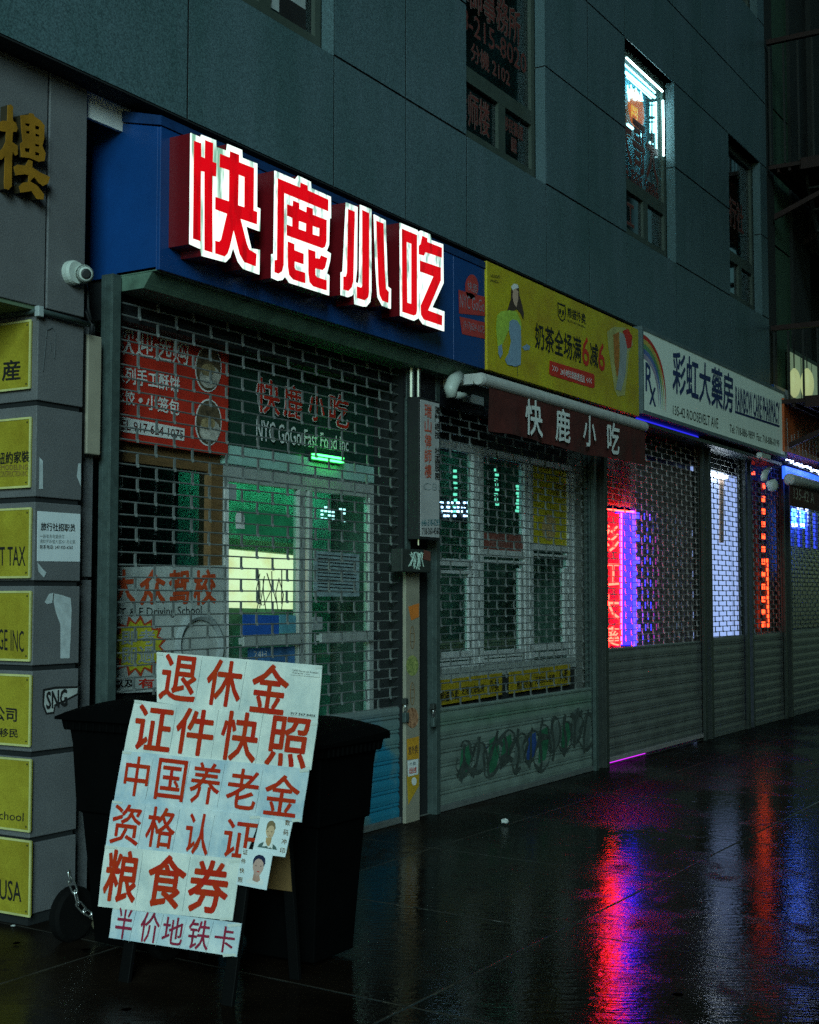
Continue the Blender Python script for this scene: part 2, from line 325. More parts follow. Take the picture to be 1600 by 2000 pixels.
# ------------------------------------------------------------------ mesh building
class MB:
    def __init__(s): s.v, s.f = [], []
    def add(s, vs, fs):
        o = len(s.v); s.v += [tuple(p) for p in vs]; s.f += [tuple(i + o for i in f) for f in fs]; return s
    def box(s, x0, x1, y0, y1, z0, z1):
        return s.add([(x0, y0, z0), (x1, y0, z0), (x1, y1, z0), (x0, y1, z0), (x0, y0, z1), (x1, y0, z1), (x1, y1, z1), (x0, y1, z1)],
                     [(0, 3, 2, 1), (4, 5, 6, 7), (0, 1, 5, 4), (1, 2, 6, 5), (2, 3, 7, 6), (3, 0, 4, 7)])
    def hexa(s, a, b):      # two matching quads (front a, back b)
        return s.add(list(a) + list(b), [(0, 1, 2, 3), (7, 6, 5, 4), (0, 4, 5, 1), (1, 5, 6, 2), (2, 6, 7, 3), (3, 7, 4, 0)])
    def quad(s, a, b, c, d): return s.add([a, b, c, d], [(0, 1, 2, 3)])
    def slab(s, q, n, t):   # a sheet with a thickness t behind it
        n = Vector(n)
        return s.hexa([Vector(p) for p in q], [Vector(p) - n * t for p in q])
    def poly(s, outer, holes=(), n=None, t=0.0):
        """flat polygon with holes; with t > 0 its sides run back along -n"""
        loops = [[Vector(p) for p in outer]] + [[Vector(p) for p in h] for h in holes]
        tris = geometry.tessellate_polygon(loops)
        allp = [p for l in loops for p in l]
        fs = [tuple(tr) for tr in tris]
        if not t:
            return s.add(allp, fs)
        n = Vector(n); k = len(allp)
        back = [p - n * t for p in allp]
        sides, o = [], 0
        for l in loops:
            for i in range(len(l)):
                a, b2 = o + i, o + (i + 1) % len(l)
                sides.append((a, b2, b2 + k, a + k))
            o += len(l)
        return s.add(allp + back, fs + [tuple(i + k for i in reversed(f)) for f in fs] + sides)
    def tube(s, pts, r, n=8, cap=True):
        pts = [Vector(p) for p in pts]
        rings = []
        up = None
        for i, p in enumerate(pts):
            t = (pts[min(i + 1, len(pts) - 1)] - pts[max(i - 1, 0)]).normalized()
            if up is None:
                up = Vector((0, 0, 1)) if abs(t.z) < 0.9 else Vector((1, 0, 0))
            a = t.cross(up).normalized(); b2 = a.cross(t).normalized(); up = b2
            rr = r[i] if isinstance(r, (list, tuple)) else r
            rings.append([p + (a * math.cos(2 * math.pi * k / n) + b2 * math.sin(2 * math.pi * k / n)) * rr for k in range(n)])
        vs = [q for rg in rings for q in rg]
        fs = [(i * n + k, i * n + (k + 1) % n, (i + 1) * n + (k + 1) % n, (i + 1) * n + k) for i in range(len(pts) - 1) for k in range(n)]
        if cap: fs += [tuple(reversed(range(n))), tuple((len(pts) - 1) * n + k for k in range(n))]
        return s.add(vs, fs)
    def lathe(s, c, axis, prof, n=20):   # prof: (distance along axis, radius)
        c, ax = Vector(c), Vector(axis).normalized()
        e = ax.cross(Vector((0, 0, 1)) if abs(ax.z) < .9 else Vector((1, 0, 0))).normalized(); g = ax.cross(e)
        vs = [c + ax * d + (e * math.cos(2 * math.pi * k / n) + g * math.sin(2 * math.pi * k / n)) * max(r, 1e-4) for d, r in prof for k in range(n)]
        m_ = len(prof)
        fs = [(i * n + k, i * n + (k + 1) % n, (i + 1) * n + (k + 1) % n, (i + 1) * n + k) for i in range(m_ - 1) for k in range(n)]
        fs += [tuple(reversed(range(n))), tuple((m_ - 1) * n + k for k in range(n))]
        return s.add(vs, fs)
    def build(s, name, m, parent=None, smooth=False, bevel=0.0):
        me = bpy.data.meshes.new(name); me.from_pydata(s.v, [], s.f); me.validate()
        bm = bmesh.new(); bm.from_mesh(me); bmesh.ops.recalc_face_normals(bm, faces=bm.faces); bm.to_mesh(me); bm.free()
        me.materials.append(M[m] if isinstance(m, str) else m)
        if smooth:
            for p in me.polygons: p.use_smooth = True
        o = bpy.data.objects.new(name, me); COL.objects.link(o)
        if bevel:
            md = o.modifiers.new('bevel', 'BEVEL'); md.width = bevel; md.segments = 2; md.limit_method = 'ANGLE'
        if parent is not None:
            o.parent = parent
            o.matrix_parent_inverse = parent.matrix_world.inverted()
        return o
def tag(o, label=None, cat=None, group=None, kind=None):
    if label: o['label'] = label
    if cat: o['category'] = cat
    if group: o['group'] = group
    if kind: o['kind'] = kind
    return o
def thing(name, label, cat, loc=(0, 0, 0), group=None):
    o = bpy.data.objects.new(name, None); COL.objects.link(o); o.empty_display_size = 0.1
    o.location = loc
    o.matrix_world.translation = Vector(loc)
    return tag(o, label, cat, group)
_gl = {}
def glyphs(s, bold=0.0, res=2):
    k = (s, bold, res)
    if k not in _gl:
        cu = bpy.data.curves.new('glyph', 'FONT'); cu.body = s; cu.resolution_u = res; cu.offset = bold; cu.space_character = 1.0
        ob = bpy.data.objects.new('glyph', cu)
        me = bpy.data.meshes.new_from_object(ob)
        vs = [v.co.copy() for v in me.vertices]; fs = [tuple(p.vertices) for p in me.polygons]
        x0, x1 = min(v.x for v in vs), max(v.x for v in vs); y0, y1 = min(v.y for v in vs), max(v.y for v in vs)
        vs = [((v.x - x0) / (x1 - x0), (v.y - y0) / (y1 - y0)) for v in vs]
        bpy.data.objects.remove(ob); bpy.data.curves.remove(cu); bpy.data.meshes.remove(me)
        _gl[k] = (vs, fs)
    return _gl[k]
def put(mb, s, q, n, off=0.003, bold=0.0, res=2):
    if bold > 0.009:            # heavier strokes: the word laid several times, a hair apart
        TL, TR, BR, BL = [Vector(p) for p in q]
        k = max(1, len(s))
        ex, ey = (TR - TL) * (bold * .62 / k), (TL - BL) * bold * .62
        k = 0
        for a, b in ((0, 0), (1, 0), (-1, 0), (0, 1), (0, -1), (.7, .7), (-.7, -.7), (.7, -.7), (-.7, .7)):
            put(mb, s, [p + ex * a + ey * b for p in (TL, TR, BR, BL)], n, off + k * .00012, 0.0, res); k += 1
        return mb
    """lay a word into the quad TL,TR,BR,BL"""
    TL, TR, BR, BL = [Vector(p) for p in q]; n = Vector(n)
    vs, fs = glyphs(s, bold, res)
    mb.add([BL * (1 - a) * (1 - b) + BR * a * (1 - b) + TL * (1 - a) * b + TR * a * b + n * off for a, b in vs], fs)
    return mb
def words(parent, s, q, n, m, off=0.003, bold=0.0, name='lettering'):
    return put(MB(), s, q, n, off, bold).build(name, m, parent)
def vwords(mb, s, q, n, off=0.003, bold=0.0, gap=0.12):
    """characters stacked downwards in the quad"""
    TL, TR, BR, BL = [Vector(p) for p in q]; k = len(s)
    for i, c in enumerate(s):
        if c == ' ': continue
        a, b = (i + gap / 2) / k, (i + 1 - gap / 2) / k
        put(mb, c, (TL.lerp(BL, a), TR.lerp(BR, a), TR.lerp(BR, b), TL.lerp(BL, b)), n, off, bold)
    return mb
def Q(pl, *px): return [pl(*p) for p in px]
def ell(pl, u, v, ru, rv, k=24, a0=0, a1=360):
    return [pl(u + ru * math.cos(R(a0 + (a1 - a0) * i / k)), v + rv * math.sin(R(a0 + (a1 - a0) * i / k))) for i in range(k if a1 - a0 >= 360 else k + 1)]

# ================================================================== ground
SLOPE = .02
def gz(y): return min(0, (y - 4.95) * SLOPE)
def PG(u, v): return hit(u, v, (0, -SLOPE, 1), -4.95 * SLOPE)
tag(MB().quad((-40, -30, gz(-30)), (80, -30, gz(-30)), (80, 4.95, 0), (-40, 4.95, 0)).quad((-40, 4.95, 0), (80, 4.95, 0), (80, 12, 0), (-40, 12, 0)).build('sidewalk', 'ground'), kind='structure')

# ================================================================== building
YU, YP, YS, YSH, YG = 4.77, 4.90, 4.67, 4.95, 5.15      # cladding, pillar, sign fronts, shutters, shop glass
XC = PY(70, 900, YP).x                                     # pillar corner
XR = PY(160, 900, YP).x                                    # pillar right edge
ZL = PY(75, 598, YP).z                                     # underside of the entrance lintel
ZS = 4.15                                                  # underside of the cladding
bld = thing('commercial_building', 'dark panel clad commercial building with corner pillar and recessed upper windows above shuttered shops', 'building', (8, 6, 0))
xs = [1.3, 2.71, 4.13, 5.54, 6.95, 7.83, 8.71, 10.09, 10.98, 11.87, 13.21, 14.1, 15.0, 16.24, 16.52]
zs = [ZS, 5.01, 6.02, 6.92, 7.74, 8.75, 9.7, 10.65, 11.6]
wins = [(5.60, 6.95), (8.71, 10.09), (11.87, 13.21), (15.0, 16.24)]
def in_win(x, z):
    return any(a - .05 < x < b for a, b in wins) and (5.01 < z < 6.92 or 8.75 < z < 10.65)
pan, core = MB(), MB()
for i in range(len(xs) - 1):
    for j in range(len(zs) - 1):
        xm, zm = (xs[i] + xs[i + 1]) / 2, (zs[j] + zs[j + 1]) / 2
        if in_win(xm, zm): continue
        g = 0.008
        x0, x1 = xs[i], xs[i + 1]
        if abs(x0 - 5.54) < .01 and (5.01 < zm < 6.92): x1 = 5.60
        dy = random.uniform(-.0015, .0015)
        pan.box(x0 + g, x1 - g, YU + dy, YU + 0.003, zs[j] + g, zs[j + 1] - g)
        core.box(x0, x1, YU + 0.009, YU + 0.12, zs[j], zs[j + 1])
core.box(5.54, 5.60, YU + 0.022, YU + 0.12, 5.01, 6.92)
pan.build('cladding', 'clad', bld); core.build('joint_backing', 'gap', bld)
MB().box(1.3, 16.52, YU + 0.004, YP + .02, ZS - 0.004, ZS + 0.004).build('overhang_soffit', 'gap', bld)
for a, b in wins:
    for z0, z1, zj in ((5.01, 6.92, 6.02), (8.75, 10.65, 9.7)):
        rev = MB()
        rev.box(b - 0.006, b, YU + 0.001, YU + 0.13, z0, zj - .006).box(b - 0.006, b, YU + 0.001, YU + 0.13, zj + .006, z1)
        rev.box(a, b, YU + 0.001, YU + 0.13, z1, z1 + 0.006)
        rev.build('window_reveal', 'clad', bld)
# lower stone: lintel over the entrance, pillar in courses, set-back strip
st = MB()
st.box(4.665, XR, YP, YP + .5, ZL, ZS - .006).box(2.6, 4.65, YP, YP + .5, ZL, ZS - .006)
cz = [0.04] + [PY(72, v, YP).z for v in (1640, 1473, 1305, 1139, 975, 786)] + [ZL]
for k in range(len(cz) - 1):
    st.box(XC, XR, YP, 6.6, cz[k] + .013, cz[k + 1] - .013)
XR2 = PY(181, 1000, 4.985).x
z2 = [0.02, .62, PY(170, 1130, 4.985).z, ZL]
for k in range(3):
    st.box(XR + .004, XR2, 4.985, 5.4, z2[k] + .008, z2[k + 1] - .008)
st.build('stone_pillar', 'stone', bld, bevel=0.004)
gp = MB().box(XC + .012, XR - .012, YP + .012, 6.5, 0, ZS - .04).box(2.6, 4.7, YP + .02, YP + .45, ZL + .01, ZS - .05).box(XR - .01, XR2 - .01, 5.0, 5.38, 0, 2.9)
gp.build('pillar_core', 'gap', bld)
MB().box(0.5, XC, YP + .01, 6.6, ZL - .02, ZL + .012).build('entrance_soffit', mat('green_soffit', (0.10, 0.15, 0.09), .7, fine=.2), bld)
MB().box(0.5, XC + .3, 6.6, 6.7, 0, 3.2).box(0.4, 0.5, YP, 6.7, 0, 11).box(.5, 2.6, YP, YP + .5, ZL, ZS + 7.4).build('entrance_back_wall', 'darkwall', bld)
# white filler piece between pillar and sign
MB().box(XR + .002, 5.6, 4.94, 4.96, 4.02, ZS + .25).build('filler_board', 'whiteprint', bld)
# dark box behind the shops so that nothing of the sky is seen through them
ish = MB()
ish.box(4.9, 24, 7.6, 7.7, 0, 11.6).box(4.9, 24, 4.9, 7.7, ZS + .01, ZS + .05).box(4.9, 24, 4.96, 7.6, -0.02, 0.006)
for x in (5.06, 8.28, 11.52, 14.47, 15.98, 17.56, 23.9):
    ish.box(x - .05, x + .05, 5.8 if x < 6 else 5.3 if x > 12 else 5.0, 7.6, 0, ZS)
ish.box(4.9, 24, 5.4, 5.5, 6.95, 7.0).box(2, 24, 7.6, 7.7, 0, 11.6).box(1.3, 24, 4.6, 7.7, 11.6, 11.65)
for a, b in wins:
    ish.box(a - .1, a - .05, 4.9, 7.6, 4.2, 11.6).box(b + .05, b + .1, 4.9, 7.6, 4.2, 11.6)
ish.build('inner_walls', 'interior', bld)
# beam above the shutters (housing) on the whole length
hs = MB().box(5.24, 8.0, 5.0, 5.35, 3.03, ZS - .04).box(8.0, 24, 5.03, 5.35, 3.02, ZS - .04)
hs.build('shutter_housing', 'dark', bld)
MB().box(XR2 - .02, 5.195, 5.7, 5.75, 0, 4.1).build('recess_lining', 'gap', bld)

# ------------------------------------------------------------------ upper windows
def upper_window(i, z0, z1, lit=False):
    a, b = wins[i]
    yf = YU + 0.10
    fr = MB(); t = .055
    zt, zb = z0 + .62, z0 + .50
    fr.box(a, a + t, yf, yf + .06, z0, z1).box(b - .07, b - .006, yf, yf + .06, z0, z1)
    fr.box(a + t, b - .07, yf + .001, yf + .06, z1 - .09, z1).box(a + t, b - .07, yf + .001, yf + .06, zb, zt).box(a + t, b - .07, yf + .001, yf + .06, z0, z0 + .12)
    xm = a + .56 * (b - a)
    fr.box(xm - .06, xm + .06, yf + .002, yf + .06, z0 + .12, zb)
    fr.box(b - .006, b + .012, yf - .006, yf + .05, z0, z1)
    f = fr.build('window', 'wframe', bld)
    p = MB()
    for q in ((a + t, b - .07, zt, z1 - .09), (a + t, xm - .06, z0 + .12, zb), (xm + .06, b - .07, z0 + .12, zb)):
        p.box(q[0], q[1], yf + .03, yf + .036, q[2], q[3])
    p.build('pane', 'wglass', f)
    return f, yf
def wq(x0, x1, z0, z1, y): return [Vector((x0, y, z1)), Vector((x1, y, z1)), Vector((x1, y, z0)), Vector((x0, y, z0))]
N0 = Vector((0, -1, 0))
M['wtext'] = mat('window_lettering', (0.12, 0.025, 0.02), .6)
M['wtext_rim'] = mat('window_lettering_rim', (0.15, 0.12, 0.11), .6)
def wwords(f, s, q, bold=.03):
    words(f, s, q, N0, 'wtext_rim', .004, bold + .02); words(f, s, q, N0, 'wtext', .006, max(0, bold - .02))
for i in range(4):
    f, yf = upper_window(i, 5.01, 6.92)
    a, b = wins[i]; y = yf + .03
    if i == 0:
        k = MB().slab(wq(a + .06, b - .14, 5.16, 5.62, y - .004), N0, .003).build('notice', 'greyprint', f)
        MB().slab(wq(b - .42, b - .14, 5.14, 5.28, y - .008), N0, .003).build('notice', 'black', f)
        words(f, 'ABC 718 260', wq(a + .5, b - .5, 5.18, 5.26, y - .006), N0, 'black')
    if i == 1:
        wwords(f, '律師事務所', wq(a + .06, b - .22, 6.13, 6.42, y))
        wwords(f, '718-215-8020', wq(a - .09, b - .11, 5.93, 6.10, y), .01)
        wwords(f, '分機 2102', wq(a + .30, b - .42, 5.72, 5.87, y))
        wwords(f, '律师楼', wq(a + .06, a + .60, 5.19, 5.46, y))
        wwords(f, '移民簽證', wq(a + .86, b - .18, 5.34, 5.46, y)); wwords(f, '服務', wq(a + .98, b - .3, 5.20, 5.32, y))
    if i == 2:
        wwords(f, '大哥大', wq(a + .12, b - .16, 5.80, 6.32, y)); wwords(f, '718 888 5886', wq(a + .08, b - .16, 5.63, 5.78, y), .01)
        wwords(f, '招工', wq(a + .1, a + .5, 5.17, 5.44, y))
        # lit room: a pale wall close behind the glass, lamps and a neon sign hanging inside it
        MB().box(a - .05, b + .4, 5.10, 5.14, 5.85, 6.95).box(a - .05, b + .4, 4.95, 5.09, 6.90, 6.94).build('room_wall', mat('room_wall_paint', (0.34, 0.66, 0.78), .7), f)
        yn_ = 4.955
        W = lambda u, v, y=yn_: PY(u, v, y)
        ns = MB()
        ns.tube([W(1222, 141), W(1279, 190)], .016).tube([W(1224, 150), W(1272, 192)], .007)
        for va, vb_ in ((200, 203), (207, 226), (233, 236), (240, 259)):
            ns.tube([W(1277.5, va), W(1277.5, vb_)], .015).tube([W(1271, va), W(1271, vb_)], .008)
        for ua, ub_ in ((1226, 1236), (1249, 1254.5), (1270, 1274)):
            ns.tube([W(ua, 243 + (ua - 1226) * .8), W(ub_, 243 + (ub_ - 1226) * .8)], .014)
        ns.tube([W(1295, 196, 4.862), W(1296.5, 304, 4.862)], .009).tube([W(1224, 113, 4.862), W(1294, 178, 4.862)], .009)
        for k in range(9):
            u = 1226 + k * 3.2
            ns.tube([W(u, 166 + k * 2.2 + 6 * math.sin(k * 2.1)), W(u + 3, 192 + 5 * math.cos(k * 1.7))], .009).tube([W(u - 1, 180 + k * 2), W(u + 5, 176 + k * 2.5)], .007)
        ns.build('neon_tubes', emis('window_neon', (.55, .95, 1), 16.0), f)
        MB().lathe(W(1241, 214, 5.0), (0, -1, 0), [(0, .20), (.02, .20), (.03, .15)], 24).build('neon_disc', 'neon_orange', f)
        vwords(MB(), '開門', Q(lambda u, v: PY(u, v, 4.965), (1233, 203), (1245, 212), (1245, 236), (1233, 228)), N0, .004).build('neon_lettering', emis('yellow_neon', (1, .5, .06), 5), f)
    if i == 3:
        wwords(f, '旅行社', wq(a + .1, b - .3, 5.95, 6.3, y))
        MB().slab(wq(a + .1, b - .5, 5.75, 6.5, y + .006), N0, .003).build('notice', mat('red_blind', (.16, .025, .01), .7), f)
    upper_window(i, 8.75, 10.65)

# ================================================================== blue shop sign with channel letters
plS, nS = wall_plane(YS)
BX0 = PY(313, 400, YS).x; BX1 = PY(948, 600, YS).x - .004
ZB, ZT = 3.245, 4.055
sg = thing('shop_sign', 'blue fascia sign box with four big lit red and white characters', 'shop sign', (7, YS, ZB))
fb = MB()
SD = PX(160, 400, BX0).y - YS
ZB2 = PX(170, 206, BX0).z
seams = [BX0, PY(479, 560, YS).x, PY(707, 640, YS).x, PY(886, 600, YS).x, BX1]
for k in range(4):
    a, b = seams[k] + (.002 if k else 0), seams[k + 1] - .002
    fb.box(a, b, YS, YS + .02, ZB, ZT - .055)
fb.hexa([(BX0, YS + .021, ZB), (BX0, YS + SD, ZB), (BX0, YS + SD, ZB2 - .075), (BX0, YS + .021, ZT - .052)], [(BX0 + .012, YS + .021, ZB), (BX0 + .012, YS + SD, ZB), (BX0 + .012, YS + SD, ZB2 - .075), (BX0 + .012, YS + .021, ZT - .052)])
fb.build('fascia', 'blue', sg, bevel=.003)
cpv = MB()   # sloped coping
cpv.hexa([(BX0 - .006, YS - .006, ZT - .050), (BX1, YS - .006, ZT - .050), (BX1, YS - .006, ZT), (BX0 - .006, YS - .006, ZT)],
         [(BX0 - .006, YS + SD, ZB2 - .07), (BX1, YS + .095, ZT - .045), (BX1, YS + .095, ZT + .01), (BX0 - .006, YS + SD, ZB2)])
cpv.build('coping', 'bluedk', sg)
cv = MB().box(BX0 + .02, BX1, YS + .024, YS + .4, ZB + .03, ZT - .06)
cv.build('box_core', 'dark', sg)
so = MB().box(BX0 + .0, BX1, YS + .022, YS + .30, ZB - .004, ZB + .02).hexa([(BX0, YS + .05, ZB - .0045), (BX1, YS + .05, ZB - .0045), (BX1, YS + .11, ZB - .085), (BX0, YS + .11, ZB - .085)], [(BX0, YS + .30, ZB - .0045), (BX1, YS + .30, ZB - .0045), (BX1, YS + .30, ZB - .085), (BX0, YS + .30, ZB - .085)]).box(BX0 + .002, BX1 - .002, YS + .092, YS + .118, ZB - .064, ZB - .056)
so.build('underside', 'soffit', sg, bevel=.003)
YL = 4.525
plL, nL = wall_plane(YL)
def crop(pl, ox, oy, s): return lambda pts: [pl(ox + x / s, oy + y / s) for x, y in pts]
cA, cB, cC = crop(plL, 360, 250, 6.894), crop(plL, 510, 310, 7.143), crop(plL, 650, 390, 6.667)
letters = [
 (cA, [[(90,65),(225,125),(235,90),(430,165),(435,255),(575,305),(585,215),(780,295),(785,400),(985,480),(982,1065),(1025,1085),(1020,1390),(835,1320),(905,1620),(1020,1640),(1012,1970),(800,1895),(730,1800),(662,1600),(620,1740),(560,1805),(240,1720),(230,1630),(75,1560)]],
  [([(125,170),(225,205),(225,385),(270,405),(275,160),(385,205),(380,455),(430,475),(425,655),(375,645),(375,1680),(265,1645),(265,590),(220,580),(215,1525),(110,1490)], []),
   ([(475,345),(605,395),(610,310),(735,360),(735,460),(935,540),(930,1110),(980,1130),(975,1300),(755,1225),(840,1560),(870,1635),(970,1695),(960,1865),(800,1805),(740,1700),(660,1380),(610,1600),(580,1690),(540,1730),(410,1690),(410,1515),(465,1530),(490,1500),(570,1155),(410,1095),(412,925),(595,985),(600,570),(470,525)], [[(730,630),(805,660),(803,1065),(722,1040)]])]),
 (cB, [[(195,165),(480,290),(520,235),(695,320),(705,410),(975,530),(980,830),(960,835),(950,1200),(918,1285),(975,1320),(965,1420),(922,1600),(955,1630),(950,1905),(400,1730),(340,1640),(300,1690),(240,1700),(150,1660),(150,1330),(180,1325)]],
  [([(228,270),(540,400),(545,330),(645,375),(650,440),(935,570),(935,735),(320,480),(312,1480),(290,1570),(240,1605),(182,1585),(182,1415),(215,1410)], []),
   ([(358,635),(435,660),(440,580),(530,620),(530,700),(625,745),(630,665),(720,695),(720,780),(912,855),(910,1150),(890,1230),(850,1250),(352,1070),(352,915),(430,945),(430,825),(355,795)], [[(525,870),(622,905),(620,1015),(522,980)], [(718,940),(808,970),(805,1080),(718,1055)]]),
   ([(365,1150),(460,1190),(462,1275),(590,1325),(590,1475),(465,1435),(465,1520),(480,1550),(612,1590),(615,1740),(440,1685),(385,1620),(368,1500)], []),
   ([(652,1260),(755,1295),(755,1385),(810,1395),(830,1345),(922,1385),(890,1520),(855,1555),(755,1530),(755,1620),(775,1650),(912,1695),(912,1840),(720,1780),(670,1720),(655,1600)], [])]),
 (cC, [[(178,35),(325,95),(318,900),(300,1075),(338,1090),(350,1000),(360,65),(505,125),(505,1200),(490,1330),(440,1390),(400,1390),(290,1360),(283,1215),(250,1250),(200,1268),(110,1240),(110,945),(135,935)],
       [(540,190),(690,270),(705,700),(720,1130),(760,1160),(758,1420),(650,1380),(590,1270),(565,900)]],
  [([(195,120),(285,155),(265,1060),(245,1140),(200,1190),(132,1170),(132,1000),(165,1000),(180,950)], []),
   ([(378,130),(472,175),(470,1200),(460,1270),(410,1312),(310,1280),(308,1125),(365,1145),(380,1120)], []),
   ([(562,272),(658,310),(675,900),(690,1160),(728,1200),(722,1345),(640,1315),(605,1240),(590,1100)], [])]),
 (cC, [[(878,300),(1105,395),(1112,420),(1150,400),(1270,450),(1285,525),(1440,580),(1445,1085),(1300,1400),(1455,1455),(1452,1712),(1180,1620),(1125,1540),(1060,1575),(885,1510)]],
  [([(895,375),(1095,460),(1095,1440),(1085,1495),(1050,1510),(900,1460)], [[(960,550),(1018,575),(1018,1355),(968,1340)]]),
   ([(1160,470),(1230,500),(1230,550),(1420,625),(1418,755),(1205,685),(1185,730),(1115,710),(1115,600),(1140,580)], []),
   ([(1130,790),(1405,885),(1405,1050),(1240,1440),(1425,1510),(1420,1640),(1180,1560),(1145,1500),(1140,1380),(1305,1000),(1130,935)], [])]),
]
dn = Vector((0, -1, 0))
for k, (f, sil, red) in enumerate(letters):
    body, face, rd = MB(), MB(), MB()
    for s in sil:
        pts = f(s)
        body.poly([p + Vector((0, .006, 0)) for p in pts], (), dn, YS - YL - .007)
        face.poly(pts, (), dn, .005)
    for s, hs_ in red:
        rd.poly([p + dn * .0025 for p in f(s)], [[p + dn * .0025 for p in f(h)] for h in hs_])
    b = body.build('channel_letter', 'letter_side', sg)
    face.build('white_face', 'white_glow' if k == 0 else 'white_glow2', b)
    rd.build('red_face', 'red_glow', b)
# red print on the right end
lp = MB().poly(ell(plS, 921, 560, 13, 24)).add(Q(plS, (895, 566), (947, 580), (947, 617), (896, 612)), [(0, 1, 2, 3)]).add(Q(plS, (897, 618), (947, 630), (947, 662), (902, 652)), [(0, 1, 2, 3)])
lp.v = [(x, y - .003, z) for x, y, z in lp.v]
lp.build('red_print', mat('faded_red_print', (.42, .04, .035), .5), sg)
for s, q in (('快鹿', [(912, 548), (931, 556), (931, 574), (912, 567)]), ('NYC GoGo', [(897, 573), (945, 587), (945, 610), (897, 600)]), ('(917)624-1075', [(904, 626), (945, 637), (945, 656), (904, 645)])):
    words(sg, s, Q(plS, *q), nS, mat('pale_print', (.30, .22, .26), .6), .006)

# ================================================================== yellow banner sign
YX0, YX1 = BX1 + .006, PY(1247, 720, YS - .01).x
plY, nY = wall_plane(YS - .014)
ys = thing('banner_sign', 'yellow advertising banner with a woman, black characters, red sixes and an iced drink', 'banner', (10, YS, 3.26))
MB().box(YX0, YX1, YS - .014, YS + .03, 3.245, 4.065).build('panel', 'yellow', ys, bevel=.003)
MB().box(YX0, YX1, YS + .031, YS + .4, 3.25, 4.06).build('back_box', 'dark', ys)
c5 = lambda pts: [plY(940 + x / 5, 500 + y / 5) for x, y in pts]
def yq(*p): return c5(p)
for s, p, m_, b_ in (('HUNGRY', [(90,175),(182,192),(182,222),(90,205)], 'black', 0), ('PANDA', [(90,225),(168,240),(168,268),(90,253)], 'black', 0),
                  ('熊猫外卖', [(840,500),(1015,565),(1015,665),(840,590)], 'black', .02), ('HUNGRY PANDA', [(840,615),(1015,685),(1015,708),(840,636)], 'black', 0),
                  ('奶茶全场满', [(525,645),(972,800),(972,1045),(525,895)], 'black', .03), ('6', [(985,780),(1052,805),(1052,1085),(985,1060)], 'redprint', .03),
                  ('减', [(1060,840),(1138,870),(1138,1095),(1060,1065)], 'black', .03), ('6', [(1142,840),(1205,865),(1205,1135),(1142,1105)], 'redprint', .03)):
    words(ys, s, yq(*p), nY, m_, .003, b_)
rb = MB().poly([p + dn * .003 for p in yq((665,1020),(1090,1150),(1105,1170),(1105,1280),(1090,1292),(675,1165),(660,1140))])
rb.build('red_ribbon', 'redprint', ys)
words(ys, '>>>', yq((690,1065),(745,1083),(745,1140),(690,1122)), nY, 'whiteprint', .006)
words(ys, '24小时无忧极速送达', yq((768,1090),(1005,1168),(1005,1240),(768,1160)), nY, 'whiteprint', .006, .01)
words(ys, '<<<', yq((1022,1180),(1075,1196),(1075,1250),(1022,1234)), nY, 'whiteprint', .006)
pk = MB()   # outline badge with two eyes
o_, i_ = yq((742,448),(765,460),(800,475),(820,478),(825,560),(815,620),(795,640),(770,625),(748,580)), yq((750,465),(768,476),(800,490),(813,492),(817,560),(808,610),(794,628),(773,614),(755,575))
pk.poly([p + dn * .003 for p in o_], [[p + dn * .003 for p in i_]])
for cx, cy_, rx, ry in ((768, 540, 10, 28), (797, 552, 10, 28), (783, 590, 6, 9)):
    pk.poly([p + dn * .003 for p in c5([(cx + rx * math.cos(R(a)), cy_ + ry * math.sin(R(a))) for a in range(0, 360, 30)])])
pk.build('badge', 'black', ys)
def shape(parent, f, pts, m_, name, off=.003):
    return MB().poly([p + dn * off for p in f(pts)]).build(name, m_, parent)
shape(ys, c5, [(262,500),(285,420),(290,330),(305,285),(335,272),(365,300),(370,380),(395,470),(415,560),(410,625),(380,560),(345,520),(300,540),(250,535)], 'hair', 'printed_hair', .003)
shape(ys, c5, [(305,330),(335,318),(358,350),(355,430),(340,500),(315,470),(300,400)], 'skin', 'printed_face', .005)
shape(ys, c5, [(285,300),(315,268),(350,280),(362,312),(330,318),(300,335)], 'whiteprint', 'printed_cap', .006)
shape(ys, c5, [(150,580),(190,540),(270,530),(340,540),(385,640),(390,720),(330,760),(260,730),(230,800),(200,880),(190,980),(165,960),(155,850),(140,700)], 'greenprint', 'printed_jacket', .004)
shape(ys, c5, [(270,640),(300,620),(345,630),(380,690),(385,840),(380,1060),(330,1080),(250,1060),(225,1010),(260,950),(285,830),(265,720)], 'bluegrey', 'printed_dress', .006)
shape(ys, c5, [(160,880),(195,860),(205,950),(180,1000),(160,950)], 'bluegrey', 'printed_bag', .006)
shape(ys, c5, [(395,890),(440,860),(475,880),(465,915),(420,920)], 'bluegrey', 'printed_hand', .004)
shape(ys, c5, [(1225,740),(1290,690),(1400,700),(1460,760),(1480,860),(1440,940),(1430,1100),(1400,1360),(1330,1370),(1300,1310),(1270,1100),(1240,900)], mat('cup_print', (.42,.40,.14), .5), 'printed_cup', .003)
shape(ys, c5, [(1285,770),(1340,740),(1345,900),(1340,1150),(1320,1180),(1300,1050)], mat('tea_print', (.42,.15,.02), .5, var=.4, scale=25), 'printed_tea', .005)
shape(ys, c5, [(1345,740),(1400,770),(1420,900),(1405,1150),(1360,1320),(1310,1300),(1330,1180),(1350,1000)], 'greyprint', 'printed_milk', .006)
shape(ys, c5, [(1375,730),(1430,710),(1470,790),(1460,890),(1420,900),(1400,800)], 'redprint', 'printed_fruit', .007)
